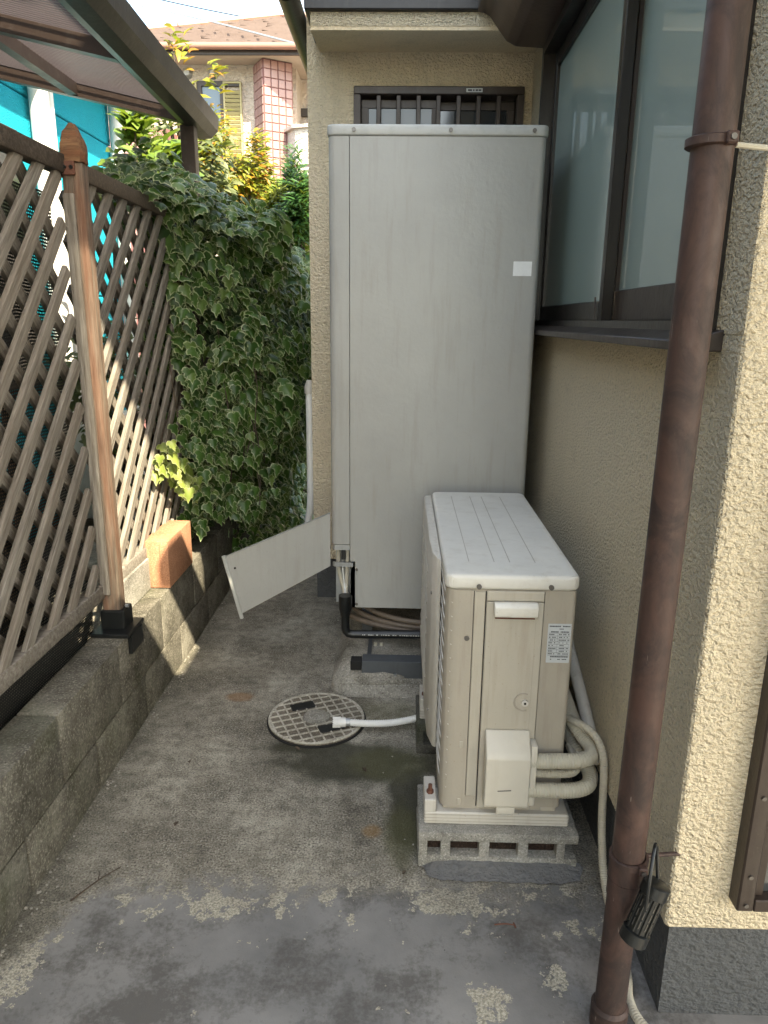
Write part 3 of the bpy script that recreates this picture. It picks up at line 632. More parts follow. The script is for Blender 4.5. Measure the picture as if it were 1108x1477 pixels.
b = bmesh.new(); bmesh.ops.create_icosphere(b, subdivisions=3, radius=1)
for v in b.verts:
    q = v.co.copy(); k = 1 + .35 * noise.noise(q * 2.5); v.co = Vector((-.06 + q.x * .12 * k, 2.368 + q.y * .02 * k, .04 + q.z * .034 * k + .012 * noise.noise(Vector((q.x * 7, 0, 3)))))
MB().bm(b, True).build('mortar', M['pad'], pad)
MB().cyl((-.008, 2.366, .058), 'z', .006, .03, 10).build('anchor_bolt', M['galv'], pad)
for xx in (-.085, -.062): MB().cyl((xx, 2.53, .112), 'z', .007, .012, 12).build('nut', M['tape'], pad)

# ------------------------------------------------------------------ heat pump unit
AX0, AX1, AY0, AY1, AZ0, AZ1 = .108, .405, 1.55, 2.365, .145, .748
ac = thing('heat_pump_unit', (.255, 1.95, .1), 'beige outdoor heat pump unit with pipe cover standing in front of the tank', 'heat pump')
b = MB().prism(rrect(AX0 + .004, AX1, AY0, AY1, .012), 'z', AZ0, AZ1 - .036, smooth=True); b.build('casing', M['ac_rib'], ac, sharp=50)
lid = MB().prism(rrect(AX0 - .003, AX1 + .004, AY0 - .006, AY1 + .004, .022, 6), 'z', AZ1 - .036, AZ1, .009, 3); lido = lid.build('top_panel', M['ac_top'], ac, sharp=60)
b = MB()
for xx in (.165, .225, .262, .322): b.box(xx - .0009, xx + .0009, 1.64, 2.30, AZ1 - .0003, AZ1 + .0006)
b.build('groove', M['ac_rib'], lido)
# rounded corner shell with louvre ribs on the fan side
poly = [(AX0 + .062, AY0 - .002), (AX0 + .062, AY0 - .006), (AX0 + .03, AY0 - .006)] + [(AX0 + .03 - .03 * math.sin(R(90 * k / 6)), AY0 + .024 - .03 * math.cos(R(90 * k / 6))) for k in range(7)] + [(AX0, AY0 + .16), (AX0 + .004, AY0 + .16)]
MB().prism(poly, 'z', AZ0 - .002, AZ1 - .037, smooth=True).build('corner_shell', M['ac_rib'], ac, sharp=50)
for k in range(15):
    z_ = .19 + k * .0345
    pts = [(AX0 + .016, AY0 - .002, z_ + .006), (AX0 + .006, AY0 + .012, z_ + .014), (AX0 - .002, AY0 + .04, z_ + .03), (AX0 - .003, AY0 + .10, z_ + .04), (AX0 - .003, AY0 + .15, z_ + .04)]
    MB().tube(pts, .0017, 6, sub=3).build('louvre_rib', M['white_plastic'], ac)
# fan guard panel
gp = [(.104, AY0 + .13), (.092, AY0 + .145), (.082, AY0 + .19), (.078, AY0 + .3), (.078, AY1 - .02), (.104, AY1)]
gd = MB().prism(gp, 'z', .215, .738, .006, 2).build('fan_guard', M['white_plastic'], ac, sharp=40)
for zz in (.30, .63): MB().cyl((.0835, AY0 + .185, zz), 'x', .004, .004, 10).build('screw', M['screw'], gd)
for k in range(9): MB().box(.0755, .078, AY0 + .31, AY1 - .04, .28 + k * .045, .284 + k * .045).build('guard_bar', M['ac'], gd)
# near end: strips, service panel, handle, pipe cover
MB().box(AX0 + .064, AX0 + .089, AY0 - .005, AY0, AZ0 + .03, AZ1 - .04, .0015, 1).build('trim_strip', M['ac'], ac)
MB().box(AX0 + .062, AX0 + .0637, AY0 - .0012, AY0 + .001, AZ0 + .03, AZ1 - .04).box(AX0 + .0895, AX0 + .0915, AY0 - .0012, AY0 + .001, AZ0, AZ1 - .04).build('seam', M['dark'], ac)
sv = MB().box(AX0 + .092, AX0 + .222, AY0 - .008, AY0, AZ0, .685, .002, 1).build('service_panel', M['ac'], ac)
MB().box(AX0 + .092, AX0 + .222, AY0 - .008, AY0, .687, .711, .002, 1).build('panel_header', M['ac'], ac)
MB().box(AX0 + .205, AX0 + .2058, AY0 - .0085, AY0 - .0078, AZ0 + .17, .683).box(AX0 + .106, AX0 + .1067, AY0 - .0085, AY0 - .0078, AZ0 + .17, .683).build('seam', M['ac_rib'], sv)
MB().box(AX0 + .2225, AX0 + .2238, AY0 - .001, AY0 + .001, AZ0, AZ1 - .04).build('seam', M['dark'], ac)
b = MB().prism([(AY0 - .0075, .688), (AY0 - .022, .688), (AY0 - .030, .680), (AY0 - .028, .657), (AY0 - .022, .654), (AY0 - .0075, .672)], 'x', AX0 + .108, AX0 + .206, .003, 2); hd = b.build('handle', M['ac_top'], ac)
MB().box(AX0 + .112, AX0 + .202, AY0 - .012, AY0 - .0082, .646, .660).build('handle_recess', M['rust'], ac)
b = MB().tube([(AX0 + .19 + .022 * math.cos(q), AY0 - .009, .435 + .022 * math.sin(q)) for q in [R(70 + 220 * k / 14) for k in range(15)]], .0022, 6); b.build('knockout_ring', M['ac_rib'], ac)
MB().cyl((AX0 + .192, AY0 - .011, .435), 'y', .008, .008, 16).build('plug', M['white_plastic'], ac)
MB().cyl((AX0 + .192, AY0 - .0155, .435), 'y', .003, .001, 10).build('plug_hole', M['dark'], ac)
cvx0, cvx1 = AX0 + .103, AX0 + .208
b = MB().prism([(AY0 - .0075, .362), (AY0 - .012, .364), (AY0 - .05, .322), (AY0 - .056, .312), (AY0 - .056, .185), (AY0 - .05, .178), (AY0 - .0075, .178)], 'x', cvx0, cvx1, .004, 3)
cv = b.build('pipe_cover', M['ac_cover'], ac)
MB().box(cvx0 + .03, cvx1 - .03, AY0 - .05, AY0 - .009, .158, .182, .004, 2).build('cover_lip', M['ac_cover'], cv)
MB().box(cvx1 + .001, cvx1 + .016, AY0 - .045, AY0 - .008, .18, .34, .003, 2).build('cover_flange', M['ac_cover'], cv)
MB().box(cvx0 + .03, cvx0 + .062, AY0 - .0568, AY0 - .0562, .2275, .2295, rot=(0, R(-4), 0)).build('scratch', M['ink'], cv)
lab = MB().box(AX0 + .236, AX0 + .289, AY0 - .0012, AY0 - .0002, .535, .632).build('rating_label', M['plate'], ac)
b = MB(); rn = random.Random(11); yl = AY0 - .0018
for k in range(13):
    zz = .6275 - k * .0069; x = AX0 + .239
    if k not in (0, 1, 11, 12): b.box(AX0 + .238, AX0 + .287, yl, yl + .0005, zz - .0047, zz - .0044)
    if k == 1: x = AX0 + .262
    if k >= 11: x = AX0 + .245
    end = AX0 + .286 if k != 1 else AX0 + .272
    while x < end:
        w_ = rn.uniform(.0018, .0035); hh_ = .0026 if k in (0, 2, 11) else .0019
        if 2 < k < 11 and AX0 + .2535 < x < AX0 + .2605: x += .0071; continue
        if rn.random() < (.92 if k in (0, 11) else .72): b.box(x, min(x + w_, end), yl, yl + .0005, zz - hh_, zz)
        x += w_ + .0007
b.box(AX0 + .2585, AX0 + .2588, yl, yl + .0005, .558, .606)
b.build('print', M['ink'], lab)
for x, z in ((AX0 + .073, .7215), (AX0 + .235, .7225)): MB().cyl((x, AY0 - .008, z), 'y', .006, .005, 12).build('screw', M['screw'], ac)
MB().cyl((AX0 + .05, AY0 - .0075, .595), 'y', .006, .005, 12).build('screw', M['screw'], ac)
for zz in (.318, .16): MB().box(AX0 + .043, AX0 + .052, AY0 - .008, AY0 - .005, zz - .009, zz + .009, .0015, 1).build('clip', M['ac'], ac)
MB().box(AX0 + .01, AX1 - .01, AY0 + .004, AY1, AZ0 - .012, AZ0 - .001).build('base_pan', M['ac_rib'], ac)
MB().box(AX0 + .25, AX0 + .285, AY0 + .002, AY0 + .02, AZ0 - .018, AZ0 + .004, .002, 1).build('base_tab', M['ac'], ac)

# concrete blocks and plastic feet
def cinder(name, x0, x1, y0, y1, h, label):
    o = thing(name, ((x0 + x1) / 2, (y0 + y1) / 2, 0), label, 'block', 'concrete blocks under the heat pump')
    # profile in x-z with three holes and a groove at each end, extruded in y
    b = bmesh.new(); Lx = x1 - x0; xs = [x0, x0 + .022, x0 + .05, x0 + .072 + .04, x0 + .16, x0 + .225, x0 + .265, x0 + .33, x0 + .36, x1]
    holes = [(x0 + .078, x0 + .148), (x0 + .173, x0 + .243), (x0 + .267, x0 + .337)]; hz0, hz1 = .033, .074
    mb = MB()
    mb.box(x0, x1, y0, y1, hz1, h, .004, 2).box(x0, x1, y0, y1, 0, hz0, .004, 2)
    e = x0 + .0
    segs = [(x0 + .055, holes[0][0]), (holes[0][1], holes[1][0]), (holes[1][1], holes[2][0]), (holes[2][1], x1 - .032)]
    for (p0, p1) in segs: mb.box(p0, p1, y0 + .0015, y1 - .0015, hz0 - .002, hz1 + .002)
    mb.box(x0 + .002, x0 + .022, y0 + .0015, y1 - .0015, hz0 - .002, hz1 + .002).box(x0 + .01, x1 - .01, (y0 + y1) / 2 - .012, (y0 + y1) / 2 + .012, hz0 - .003, hz1 + .003)
    mb.build('body', M['cblock'], o)
    MB().box(x0 + .024, x1 - .034, y0 + .03, y1 - .03, .004, hz1 + .001).build('dark_fill', M['hole_dark'], o)  # dark rusty block, shade of the holes put into its colour
    sk = bmesh.new(); vs = []
    return o
c1 = cinder('concrete_block', .058, .446, 1.505, 1.695, .1, 'pale hollow concrete block under the end of the heat pump with the pipe cover')
c2 = cinder('concrete_block', .062, .45, 1.985, 2.175, .1, 'dark mossy hollow concrete block under the heat pump by the drain hose')
for ch in c2.children: ch.data.materials[0] = M['mortar']
# painted mortar skirt around the near block
b = bmesh.new(); bmesh.ops.create_grid(b, x_segments=40, y_segments=4, size=1)
for v in b.verts:
    u, w_ = v.co.x, v.co.y; t_ = (w_ + 1) / 2
    v.co = Vector((.265 + u * (.18 + .02 * t_), 1.468 + t_ * .045 - .010 * (1 - u ** 8) * (1 - t_) + .008 * noise.noise(Vector((u * 5, 2, 0))), .003 + (t_ ** 1.3) * .022 * max(0, 1 - abs(u) ** 10) + .004 * noise.noise(Vector((u * 9, t_ * 3, 1)))))
mk = MB().bm(b, True).build('mortar_skirt', M['skirt'], c1)
for yy, lbl in ((1.535, 'white plastic mounting foot under the pipe cover end of the heat pump'), (2.02, 'white plastic mounting foot under the far half of the heat pump')):
    ft = thing('mounting_foot', (.25, yy + .05, .1), lbl, 'mounting foot', 'mounting feet of the heat pump')
    MB().box(.072, .425, yy, yy + .1, .1005, .134, .003, 1).box(.072, .1, yy + .001, yy + .098, .133, .168, .002, 1).build('body', M['white_plastic'], ft)
    b = MB()
    for zz in (.109, .118, .127): b.box(.0715, .4255, yy - .0006, yy + .002, zz, zz + .0012)
    b.build('groove', M['ac_rib'], ft)
    MB().cyl((.086, yy + .03, .172), 'z', .009, .008, 6).cyl((.086, yy + .03, .18), 'z', .005, .022, 10).build('bolt', M['rust'], ft)

# insulated pipes
def taped(name, pts, r, label, pitch=.0, mat='tape', grp=None):
    o = (MB().ribbed(pts, r, pitch, .06 if r > .015 else .12, 16) if pitch else MB().tube(pts, r, 18, sub=8)).build(name, M[mat]); return tag(o, label, 'pipe', grp)
taped('insulated_pipe', [(.316, 1.522, .292), (.38, 1.522, .293), (.43, 1.523, .295), (.462, 1.535, .298), (.474, 1.565, .302), (.462, 1.60, .31), (.445, 1.64, .33), (.44, 1.75, .35), (.44, 1.9, .36)], .0185, 'upper fat ivory insulated pipe bending out of the heat pump cover', .0065)
taped('insulated_pipe', [(.316, 1.518, .217), (.38, 1.518, .216), (.43, 1.519, .218), (.462, 1.530, .224), (.474, 1.56, .234), (.465, 1.60, .25), (.45, 1.66, .27), (.44, 1.8, .28)], .0185, 'lower fat ivory insulated pipe bending out of the heat pump cover', .0065)
taped('ribbed_conduit', [(.316, 1.53, .254), (.40, 1.53, .2545), (.43, 1.54, .256), (.44, 1.57, .258), (.44, 1.64, .262)], .0105, 'thin ribbed conduit between the two insulated pipes', .005, 'conduit')
taped('corrugated_hose', [(.425, 1.66, .33), (.44, 1.60, .352), (.468, 1.555, .352), (.487, 1.525, .32), (.492, 1.51, .26), (.493, 1.495, .15), (.494, 1.46, .06), (.492, 1.40, .022), (.487, 1.30, .016), (.478, 1.2, .016), (.466, 1.15, .016), (.468, 1.11, .016), (.485, 1.075, .016), (.52, 1.04, .016), (.60, 1.0, .016)], .0095, 'thin corrugated ivory hose hanging down the house wall behind the brown downpipe', .0056, 'conduit')
taped('wall_conduit', [(.486, 1.56, .27), (.487, 1.7, .33), (.4875, 1.95, .42)], .016, 'straight ivory conduit running along the wall behind the heat pump', 0, 'white_plastic')

# ------------------------------------------------------------------ manhole cover and drain hose
mhx, mhy, mr = -.268, 2.165, .160
mh = thing('manhole_cover', (mhx, mhy, 0), 'round concrete-grey manhole cover with raised grid and two dark handles', 'manhole cover')
MB().cyl((mhx, mhy, .003), 'z', mr + .005, .008, 56).build('seat_ring', M['dark'], mh)
MB().cyl((mhx, mhy, .007), 'z', mr, .012, 56).build('plate', M['manhole'], mh)
b = MB(); ang = R(24)
def chord(off, th, d):
    h = math.sqrt(max(0, (mr - .006) ** 2 - off * off)); return h
for th in (ang, ang + R(90)):
    ux, uy = math.cos(th), math.sin(th)
    for k in range(-5, 6):
        off = k * .033 + .0165; h = chord(off, th, 0)
        if h < .02: continue
        cx_, cy_ = mhx - uy * off, mhy + ux * off
        spans = [(-h, h)]
        if abs(off) < .046: i_ = math.sqrt(.046 ** 2 - off * off); spans = [(-h, -i_), (i_, h)]
        for (s0, s1) in spans:
            pts = [(cx_ + ux * s0 - uy * .0022, cy_ + uy * s0 + ux * .0022), (cx_ + ux * s0 + uy * .0022, cy_ + uy * s0 - ux * .0022), (cx_ + ux * s1 + uy * .0022, cy_ + uy * s1 - ux * .0022), (cx_ + ux * s1 - uy * .0022, cy_ + uy * s1 + ux * .0022)]
            b.prism(pts, 'z', .0128, .0165 + (.0003 if th == ang else 0))
b.build('raised_grid', M['manhole_rib'], mh)
MB().tube([(mhx + (mr - .004) * math.cos(q), mhy + (mr - .004) * math.sin(q), .0125) for q in [2 * math.pi * k / 56 for k in range(57)]], .0045, 8, cap=False).build('rim', M['manhole_rib'], mh)
MB().cyl((mhx, mhy, .0145), 'z', .044, .004, 32).build('centre_disc', M['pad'], mh)
MB().tube([(mhx + .022 * math.cos(q), mhy + .022 * math.sin(q), .0168) for q in [2 * math.pi * k / 32 for k in range(33)]], .0022, 6, cap=False).tube([(mhx - .012, mhy - .008, .0168), (mhx, mhy + .012, .0168), (mhx + .012, mhy - .008, .0168)], .002, 6).build('emblem', M['cblock'], mh)
for sx, sy in ((-.055, .065), (.055, -.066)): MB().box(mhx + sx - .042, mhx + sx + .042, mhy + sy - .02, mhy + sy + .02, .013, .0182, .002, 1, rot=(0, 0, ang)).build('handle_plate', M['black'], mh)
dh = thing('drain_hose', (-.05, 2.12, .02), 'white ribbed drain hose lying across the manhole cover', 'hose')
MB().ribbed([(-.165, 2.105, .032), (-.10, 2.108, .028), (-.02, 2.118, .026), (.06, 2.135, .034), (.11, 2.145, .05)], .0115, .0075, .10).build('hose', M['white_pipe'], dh)
b = MB().tube([(-.205, 2.10, .034), (-.166, 2.104, .033)], .0155, 16)
for k in range(14):
    q = 2 * math.pi * k / 14; b.tube([(-.207, 2.10 + .0155 * math.cos(q), .034 + .0155 * math.sin(q)), (-.182, 2.102 + .0155 * math.cos(q), .034 + .0155 * math.sin(q))], .0022, 6)
b.build('connector', M['white_pipe'], dh)
MB().tube([(-.166, 2.104, .033), (-.152, 2.106, .0325)], .0135, 16).build('clamp', M['galv'], dh)

# ------------------------------------------------------------------ downpipe
PX, PY, PR = .4185, 1.105, .0285
dpn = thing('downpipe', (PX, PY, 0), 'brown round downpipe standing at the corner of the stucco house', 'downpipe')
MB().tube([(PX - .004, PY, .0), (PX, PY, .8), (PX + .003, PY, 1.6), (PX + .005, PY, 2.295)], PR, 28).build('pipe', M['brown'], dpn)
MB().tube([(PX - .004, PY, .0), (PX - .004, PY, .045), (PX - .004, PY, .052)], [PR + .006, PR + .006, PR + .001], 28).build('foot_collar', M['brown'], dpn)
MB().tube([(PX - .002, PY, .30), (PX - .002, PY, .385)], PR + .0022, 28).tube([(PX - .002, PY, .335), (PX - .002, PY, .337)], PR + .0032, 28).build('joint_sleeve', M['brown'], dpn)
for zz in (.378, 1.54):
    b = MB().tube([(PX, PY, zz - .007), (PX, PY, zz - .005), (PX, PY, zz + .005), (PX, PY, zz + .007)], [PR + .002, PR + .0055, PR + .0055, PR + .002], 28)
    b.box(PX + .006, PX + .022, PY - PR - .011, PY - PR + .004, zz - .008, zz + .008, .002, 1)
    cl_ = b.build('bracket', M['brown'], dpn)
    MB().tube([(PX + PR, PY + .005, zz), (WX + .03, PY + .02, zz - .004)], .004, 8).build('bracket_arm', M['tape'] if zz > 1 else M['brown'], cl_)
    MB().cyl((PX + .014, PY - PR - .012, zz), 'y', .004, .004, 10).build('bolt', M['screw'], cl_)

# hanging lantern
lt = thing('hanging_lantern', (.435, 1.04, .28), 'black ribbed plastic lantern hanging by its strap from the downpipe bracket', 'lantern')
ax = Vector((.026, .012, .07)).normalized(); c = Vector((.434, 1.045, .318))
def lpt(t_): return c + ax * t_
MB().tube([lpt(-.034), lpt(.034)], .0185, 20).build('body', M['black'], lt)
MB().tube([lpt(-.058), lpt(-.056), lpt(-.036), lpt(-.034)], [.021, .0235, .0235, .020], 22).build('lens_cap', M['black'], lt)
MB().tube([lpt(.032), lpt(.034), lpt(.054), lpt(.057)], [.020, .0235, .0235, .019], 22).build('top_cap', M['black'], lt)
u_ = ax.orthogonal().normalized(); v_ = ax.cross(u_)
for k in range(10):
    q = 2 * math.pi * k / 10; dd_ = u_ * math.cos(q) + v_ * math.sin(q)
    MB().tube([lpt(-.033) + dd_ * .0195, lpt(.033) + dd_ * .0195], .0022, 6).build('rib', M['black'], lt)
for k in range(10):
    q = 2 * math.pi * (k + .5) / 10; dd_ = u_ * math.cos(q) + v_ * math.sin(q)
    for t_ in (-.018, .0, .018): MB().tube([lpt(t_ - .007) + dd_ * .0185, lpt(t_ + .007) + dd_ * .0185], .0011, 6).build('glint_dash', M['screw'], lt)  # pale metal dashes standing in for glints between the ribs
MB().tube([(.425, 1.022, .345), (.430, 1.032, .40), (.444, 1.062, .432), (.455, 1.08, .42), (.46, 1.07, .36)], .0032, 8, sub=5).build('strap', M['black'], lt)

# ------------------------------------------------------------------ white vent pipe at far corner
vp = thing('vent_pipe', (-.44, 3.34, 0), 'white plastic pipe rising along the far corner of the stucco house', 'pipe')
MB().tube([(-.446, 3.36, .30), (-.442, 3.36, .36), (-.430, 3.36, .46), (-.428, 3.36, .7), (-.428, 3.36, .98)], .017, 16, sub=5).build('pipe', M['white_pipe'], vp)
MB().tube([(-.428, 3.36, .97), (-.428, 3.36, 1.0), (-.426, 3.36, 1.03)], [.022, .022, .012], 16).build('cap', M['white_plastic'], vp)

# ------------------------------------------------------------------ terrace roof next door
tr = thing('terrace_roof', (-1.5, 2.5, 0), 'bronze framed lean-to terrace roof with ribbed translucent sheets over the next yard', 'terrace roof')
gx0, gx1 = -.80, -.905       # gutter centre line drifts
def gl(y): return -.93 + .035 * (3.62 - y)
yA, yB = .6, 3.64
sec = [(-.062, 2.152), (-.05, 2.108), (-.015, 2.094), (.035, 2.098), (.066, 2.128), (.072, 2.185), (.058, 2.19), (.05, 2.15), (-.05, 2.165)]
b = MB(); n = len(sec)
vs = [(gl(yA) + u, yA, w_) for u, w_ in sec] + [(gl(yB) + u, yB, w_) for u, w_ in sec]
b.add(vs, [(i, (i + 1) % n, n + (i + 1) % n, n + i) for i in range(n)] + [tuple(range(n))[::-1], tuple(range(n, 2 * n))]); b.build('gutter', M['gutter'], tr)
SL = .215
def rz_(x, dz=0): return 2.135 + dz + SL * (-.93 - x)
for yy in (1.0, 1.82, 2.64, 3.42):
    xe = -.945
    b = MB().add([(xe, yy - .022, rz_(xe, -.032)), (-2.17, yy - .022, rz_(-2.17, -.032)), (-2.17, yy + .022, rz_(-2.17, -.032)), (xe, yy + .022, rz_(xe, -.032)), (xe, yy - .022, rz_(xe, .02)), (-2.17, yy - .022, rz_(-2.17, .02)), (-2.17, yy + .022, rz_(-2.17, .02)), (xe, yy + .022, rz_(xe, .02))],
                 [(0, 1, 2, 3), (4, 7, 6, 5), (0, 4, 5, 1), (2, 6, 7, 3), (0, 3, 7, 4), (1, 5, 6, 2)])
    b.build('rafter', M['bronze_mid'], tr)
for xx in (-1.42, -2.0): MB().box(xx - .02, xx + .02, .6, 3.4, rz_(xx, -.03), rz_(xx, .018)).build('purlin', M['bronze_mid'], tr)
for (ya_, yb_) in ((.6, 1.81), (1.83, 3.6)):
    b = MB(); npt = int((yb_ - ya_) / .012); row = []
    for i in range(npt + 1):
        y = ya_ + (yb_ - ya_) * i / npt; dz = .026 + .008 * (i % 2); row.append((y, dz))
    vs = [(-.95, y, rz_(-.95, dz)) for y, dz in row] + [(-2.17, y, rz_(-2.17, dz)) for y, dz in row]; k = len(row)
    b.add(vs, [(i, i + 1, k + i + 1, k + i) for i in range(k - 1)]); b.build('roof_sheet', M['polyc'], tr)
b = MB()
for k in range(int(3.0 / .022)):
    y = .6 + k * .022; b.add([(-.95, y, rz_(-.95, .020)), (-2.17, y, rz_(-2.17, .020)), (-2.17, y + .005, rz_(-2.17, .020)), (-.95, y + .005, rz_(-.95, .020)), (-.95, y, rz_(-.95, .026)), (-2.17, y, rz_(-2.17, .026)), (-2.17, y + .005, rz_(-2.17, .026)), (-.95, y + .005, rz_(-.95, .026))], [(0, 1, 2, 3), (0, 4, 5, 1), (3, 2, 6, 7), (4, 7, 6, 5)])
tag(b.build('sheet_rib', M['rib'], tr), kind='stuff')
MB().box(-.972, -.912, 3.40, 3.46, 0, 2.10, .003, 1).build('post', M['bronze_mid'], tr)
MB().box(-2.19, -2.15, .6, 3.6, rz_(-2.17, -.05), rz_(-2.17, .05)).build('wall_plate', M['bronze'], tr)

# ------------------------------------------------------------------ teal house
th = thing('teal_house', (-3.5, 3, 0), 'teal rendered neighbour house with white downpipes behind the lattice fence', 'house')
TXW = -2.2
MB().box(-6, TXW - .02, -1.5, 5.86, 0, 2.9).build('wall', M['teal'], th)
for k in range(8):
    z0 = k * .36
    MB().box(TXW - .022, TXW, -1.5, 5.86, z0 + .008, z0 + .36, .006, 1).build('siding_board', M['teal'], th)
MB().box(-6.2, TXW + .3, -1.7, 6.0, 2.9, 3.02).build('eave', M['white_plastic'], th)
for yy, r_ in ((4.62, .055), (4.80, .03), (5.84, .045)):
    MB().tube([(TXW + r_ + .01, yy, 0), (TXW + r_ + .01, yy, 2.9)], r_, 16).build('downpipe', M['white_pipe'], th)
MB().tube([(TXW + .055, 5.84, 2.42), (TXW + .055, 5.84, 2.47)], .055, 16).build('pipe_collar', M['white_pipe'], th)
hw = MB().box(TXW - .0, TXW + .03, 2.9, 4.4, .9, 2.3, .004, 1).build('window', M['bronze'], th)
for ya_, yb_ in ((2.95, 3.63), (3.67, 4.35)): MB().box(TXW + .031, TXW + .034, ya_, yb_, .95, 2.25).build('pane', M['glass_dark'], hw)
# yard objects seen through the lattice
nac = thing('neighbour_air_conditioner', (-1.8, 4.6, 0), 'white air conditioner with black round grille standing in the next yard', 'air conditioner')
MB().box(-2.1, -1.82, 4.25, 5.0, .1, .68, .012, 2).build('casing', M['white_plastic'], nac)
for k in range(9): MB().tube([(-1.815, 4.52 + (.03 + k * .024) * math.cos(q), .4 + (.03 + k * .024) * math.sin(q)) for q in [2 * math.pi * j / 28 for j in range(29)]], .004, 6, cap=False).build('grille_ring', M['black'], nac)
MB().cyl((-1.818, 4.52, .4), 'x', .24, .004, 32).build('fan_opening', M['dark'], nac)
rs = thing('reed_screen', (-1.45, 1.9, 0), 'brown reed screen standing behind the net in the next yard', 'screen')
rn = random.Random(2); b = MB()
for k in range(120):
    y = .7 + k * .0165; b.tube([(-1.45 + rn.uniform(-.004, .004), y, 0), (-1.45 + rn.uniform(-.006, .006), y + rn.uniform(-.006, .006), 1.12 + rn.uniform(-.03, .03))], .007, 6)
tag(b.build('reeds', M['reed'], rs), kind='stuff')
for zz in (.2, .6, 1.0): MB().box(-1.441, -1.436, .7, 2.68, zz, zz + .012).build('binding', M['dark'], rs)

# ------------------------------------------------------------------ leaves
def ivy_leaf():
    half = [(0, -.02), (.2, -.16), (.40, -.08), (.52, .16), (.30, .30), (.34, .52), (.16, .62), (0, 1.0)]
    out = half + [(-x, y) for x, y in half[-2:0:-1]]
    C = (0, .28); vs = []; uv = []
    def zf(x, y): return -.30 * abs(x) - .16 * (y - .2) ** 2
    for x, y in out: vs.append((x, y, zf(x, y))); uv.append(1.0)
    for x, y in out: xi, yi = C[0] + (x - C[0]) * .62, C[1] + (y - C[1]) * .66; vs.append((xi, yi, zf(xi, yi) + .015)); uv.append(.35)
    n = len(out); vs.append((C[0], C[1], .03)); uv.append(0)
    fs = [(i, (i + 1) % n, n + (i + 1) % n, n + i) for i in range(n)] + [(n + i, n + (i + 1) % n, 2 * n) for i in range(n)]
    return vs, fs, uv
def lance_leaf(w=.18, fold=.5):
    vs = [(0, 0, 0), (w, .35, w * fold), (w * .8, .68, w * fold * .7 - .05), (0, 1, -.16), (-w * .8, .68, w * fold * .7 - .05), (-w, .35, w * fold), (0, .4, 0), (0, .7, -.06)]
    return vs, [(0, 1, 6), (1, 2, 7, 6), (2, 3, 7), (0, 6, 5), (6, 7, 4, 5), (7, 3, 4)], [0, 1, 1, 1, 1, 1, 0, 0]
IVY = ivy_leaf(); LANCE = lance_leaf(); BROAD = lance_leaf(.26, .4); NEEDLE = lance_leaf(.09, .3)
def leafmat(pos, nrm, tip, size):
    n = Vector(nrm).normalized(); t = Vector(tip); t = (t - n * t.dot(n))
    if t.length < 1e-4: t = n.orthogonal()
    t.normalize(); x = t.cross(n)
    return Matrix(((x.x * size, t.x * size, n.x * size, pos[0]), (x.y * size, t.y * size, n.y * size, pos[1]), (x.z * size, t.z * size, n.z * size, pos[2]), (0, 0, 0, 1)))
def leaf_mass(name, mats, shape, mat, parent, kind='stuff', rnd=random):
    vs, fs, uv = shape; V = []; F = []; U = []
    base = [Vector(v) for v in vs]
    for mm_ in mats:
        o = len(V); r_ = rnd.random()
        V += [mm_ @ v for v in base]; F += [[i + o for i in f] for f in fs]; U += [(e, r_) for e in uv]
    me = bpy.data.meshes.new(name); og = wloc(parent); me.from_pydata([v - og for v in V], [], F); me.materials.append(mat)
    ul = me.uv_layers.new(name='UVMap'); li = [0] * len(me.loops); me.loops.foreach_get('vertex_index', li)
    flat = [c_ for i in li for c_ in U[i]]; ul.data.foreach_set('uv', flat)
    me.polygons.foreach_set('use_smooth', [True] * len(me.polygons)); me.update()
    ob = bpy.data.objects.new(name, me); col.objects.link(ob); ob.parent = parent; ob['_w'] = tuple(og)
    if kind: ob['kind'] = kind
    return ob
def leaf_proto(name, shape, mat):
    vs, fs, uv = shape; me = bpy.data.meshes.new(name); me.from_pydata(vs, [], fs); me.materials.append(mat)
    ul = me.uv_layers.new(name='UVMap'); li = [0] * len(me.loops); me.loops.foreach_get('vertex_index', li); ul.data.foreach_set('uv', [c_ for i in li for c_ in (uv[i], 0.0)])
    me.polygons.foreach_set('use_smooth', [True] * len(me.polygons)); return me

# ------------------------------------------------------------------ ivy
iv = thing('ivy', (-.9, 4, LZ), 'variegated ivy with cream leaf edges cascading over the end of the lattice fence', 'ivy')
rn = random.Random(21)
def ivy_top(y): return 1.74 + .12 * math.sin((y - 2.7) * 2.2) * (1 if y < 3.6 else .5) + .05 * math.sin(y * 7)
def ivy_x(y, z):
    """x of the hanging face; further back the ivy overgrows the passage"""
    t_ = max(0, min(1, (y - 2.95) / .8)); zz = max(0, (z - .3) / 1.4); t2 = max(0, min(1, (y - 3.5) / 1.2))
    bulge = .10 + .20 * t_ + .10 * math.sin(zz * math.pi) * t_ + .14 * t2 * (1 - .4 * zz)
    return -.97 + bulge + .24 * t_ * noise.noise(Vector((y * 2.3, z * 2.3, 3.3))) + .07 * noise.noise(Vector((y * 6, z * 6, 1.3)))
near, mass, inner = [], [], []
def ivy_add(y, z, x, size, lst, face=None):
    n_ = face or Vector((.7 + rn.uniform(-.6, .4), -.5 + rn.uniform(-.7, .6), .4 + rn.uniform(-.6, .6)))
    tip = Vector((rn.uniform(-.5, .7), rn.uniform(-.7, .4), -1.0))
    lst.append((Vector((x, y, z)), leafmat((x, y, z), n_, tip, size)))
allv = []
